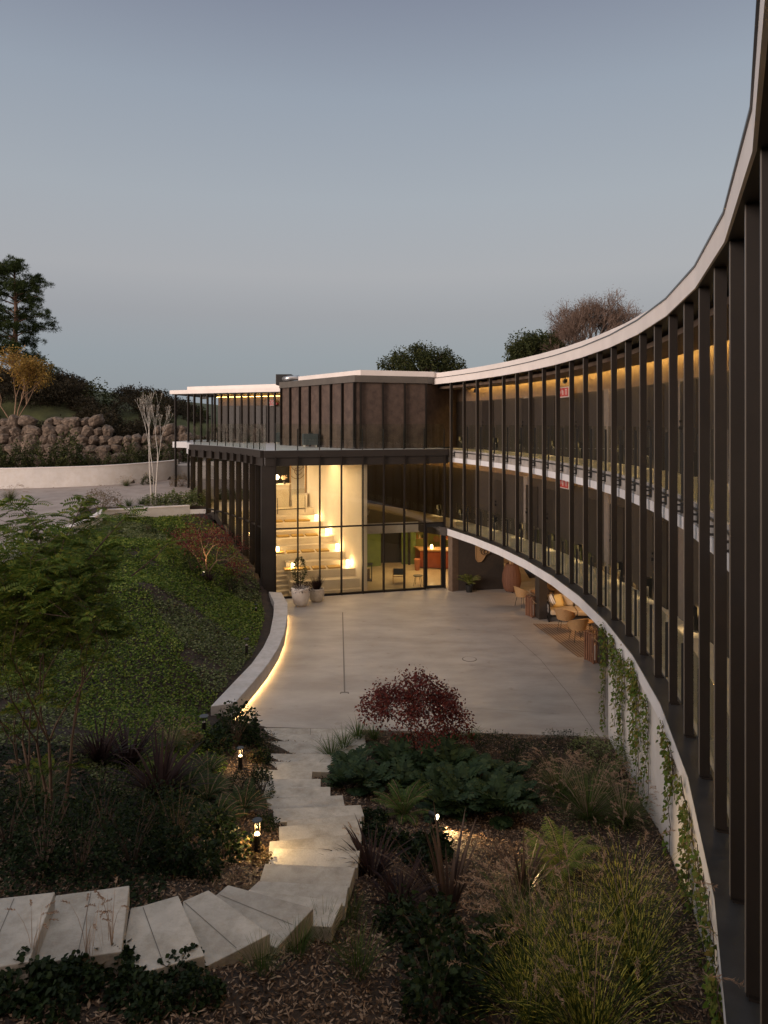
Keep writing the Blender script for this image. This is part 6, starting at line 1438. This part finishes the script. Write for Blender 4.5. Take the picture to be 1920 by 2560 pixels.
# =================== creepers on the white wall
def creeper(lab, i0, i1, dens, reach, seedv, mat='ivy'):
    t = thing('creeper', lab, 'climbing plant', (*C((i0+i1)/2, -.2), 2.2), 0, 'creepers on the white wall'); org = np.array(t.location); mb, stm = MB(), MB()
    nst = int((i1-i0)*dens)
    for k in range(nst):
        i = U(i0, i1); L = reach*U(.2, 1.0); z = U(2.15, 2.5); pts = []; ii_ = i
        g = max(float(terr(np.array([C(i, -.4)[0]]), np.array([C(i, -.4)[1]]))[0]), 0)
        L = min(L, 2.3-g+.1)
        for s in np.arange(0, 1.001, .04):
            ii_ += rng.normal(0, .018); c = C(ii_, -.13-.04*U(0, 1)-.05*(z-L*s > 2.2)); pts.append((c[0], c[1], z-L*s))
        pts = np.array(pts); stm.tube(pts[::3]-org, .006, 3, cap=False)
        n = int(90*L*U(.5, 1.2)); j = np.clip((U(0, 1, n)**1.25*25).astype(int), 0, 25); a = A0-DA*i; inw = np.array([-math.cos(a), -math.sin(a), 0]); tg = np.array([-math.sin(a), math.cos(a), 0])
        Pp = pts[j]+tg*rng.normal(0, .05, n)[:, None]+np.array([0, 0, 1])*rng.normal(0, .05, n)[:, None]+inw*U(0, .07, n)[:, None]
        leaves(mb, Pp-org, np.array([0, 0, -1])*.8+inw*.5+rng.normal(0, .5, (n, 3)), U(.04, .075, n), .05, .1, up=inw+rng.normal(0, .35, (n, 3)), six=True)
    local('leaves', mb, LM[mat], t); local('stems', stm, M['bark'], t)
creeper('dense green creeper hanging at the far corner of the white wall', 11.9, 13.6, 7.5, 2.5, 1)
creeper('green creeper with long trailing strands in the middle of the white wall', 13.6, 15.2, 6.5, 2.5, 2)
creeper('thin autumn-tinted creeper on the nearer part of the white wall', 16.2, 18.4, 5, 2.0, 3)
creeper('sparse creeper on the nearest stretch of the white wall', 18.4, 21.5, 3.5, 1.9, 4)

# =================== ground cover and mulch
gxx, gyy = [], []
def scatter(n, x0, x1, y0, y1, test, power=1.6):
    y = y0 + (y1-y0)*U(0, 1, n)**power; x = U(x0, x1, n); k = test(x, y); x, y = x[k], y[k]; return x, y, terr(x, y)
stair_polys = [pl for z, pl in st] + [pl for z, pl, _ in fan_w]
def mound_t(x, y):
    lim = np.interp(y, [4, 6.4, 9, 11, 13, 16, 18, 20, 24, 27.5, 30, 35], [-3.0, -2.2, -2.5, -2.6, -2.9, -4.1, -3.9, -3.75, -4.1, -4.9, -6.1, -9])
    bare_ = (np.sin(x*1.1+y*.7)+np.sin(x*.5-y*1.3+2)+.5*np.sin(x*3.1+1.7*np.sin(y*2.3))+.4*np.sin(y*4.1+x) > 1.85) & (U(0, 1, len(x)) > .18)
    strip_ = (x > lim-1.6) & (y > 28) & (U(0, 1, len(x)) > .25)
    return (x < lim) & (x > -15) & inpoly(x, y, zone_poly) & ~inpoly(x, y, flat_poly) & ~bare_ & ~strip_ & (y > 5.6)
def pale(x, y): return np.sin(x*.9+1.3*np.sin(y*.6))+np.sin(y*.75+x*.3+1) > .95
x, y, z = scatter(260000, -15, -2.2, 5.6, 36, mound_t, 1.15)
ks = np.ones(len(x), bool)
for pl in stair_polys: ks &= ~inpoly(x, y, pl)
x, y, z = x[ks], y[ks], z[ks]
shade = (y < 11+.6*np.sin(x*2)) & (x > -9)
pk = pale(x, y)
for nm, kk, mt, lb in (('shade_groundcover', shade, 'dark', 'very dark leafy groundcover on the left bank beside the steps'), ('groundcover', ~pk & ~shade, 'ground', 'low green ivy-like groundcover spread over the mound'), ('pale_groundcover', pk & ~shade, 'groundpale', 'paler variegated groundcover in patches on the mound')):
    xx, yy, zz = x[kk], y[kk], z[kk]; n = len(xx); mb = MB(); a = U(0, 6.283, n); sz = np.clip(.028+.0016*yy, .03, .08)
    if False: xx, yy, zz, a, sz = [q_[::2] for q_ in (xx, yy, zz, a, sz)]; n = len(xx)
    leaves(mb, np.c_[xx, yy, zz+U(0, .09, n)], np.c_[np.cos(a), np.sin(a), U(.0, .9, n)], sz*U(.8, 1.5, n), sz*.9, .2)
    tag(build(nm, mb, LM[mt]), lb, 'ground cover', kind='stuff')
def mulch_t(x, y):
    k = inpoly(x, y, zone_poly) & ~inpoly(x, y, flat_poly) & (x > -5) & (y < 17)
    for pl in stair_polys: k &= ~inpoly(x, y, pl)
    return k & ~((x < -3.5) & (y > 9)) & (np.hypot(x-CC[0], y-CC[1]) < RR-.1)
x, y, z = scatter(150000, -5, 5.2, 3.5, 16, mulch_t, 1.35); n = len(x); a = U(0, 6.283, n); mb = MB()
leaves(mb, np.c_[x, y, z+U(.0, .03, n)], np.c_[np.cos(a), np.sin(a), rng.normal(0, .3, n)], U(.03, .085, n), U(.010, .028, n), .0, up=norm(rng.normal(0, .35, (n, 3))+[0, 0, 1]))
tag(build('bark_mulch', mb, LM['chip']), 'loose bark mulch covering the planting beds', 'mulch', kind='stuff')
# thin dried flower stalks in front of the left slabs
fs_ = make_blades('dried_flower_stalks', 'thin dried flower stalks rising before the second slab from the left', 'flowers', 5, .42, (.0, .25), .004, (.0, .2), 'straw', 'dried flower stalks before the slabs', rad=.1, plumes=7, plen=.09)
fs_.location = (*G(215, 2440)[:2], G(215, 2440)[2]+.1)
copyto(fs_, 0, 0, .9, 'thin dried flower stalks before the leftmost slab', xyz=(G(80, 2440)[0], G(80, 2440)[1], G(80, 2440)[2]+.1)); copyto(fs_, 0, 0, 1, 'thin dried flower stalks before the tall slab edge', xyz=(G(280, 2430)[0], G(280, 2430)[1], G(280, 2430)[2]+.15)); copyto(fs_, 885, 2140, .8, 'thin dried flower stalk at the right edge of the steps')

dup(rw, (PD(864, 930, 60)[0], 60, 10.9), 0, .55, label='tiny tree top just showing above the middle of the roof edge', group='bushes on the skyline')
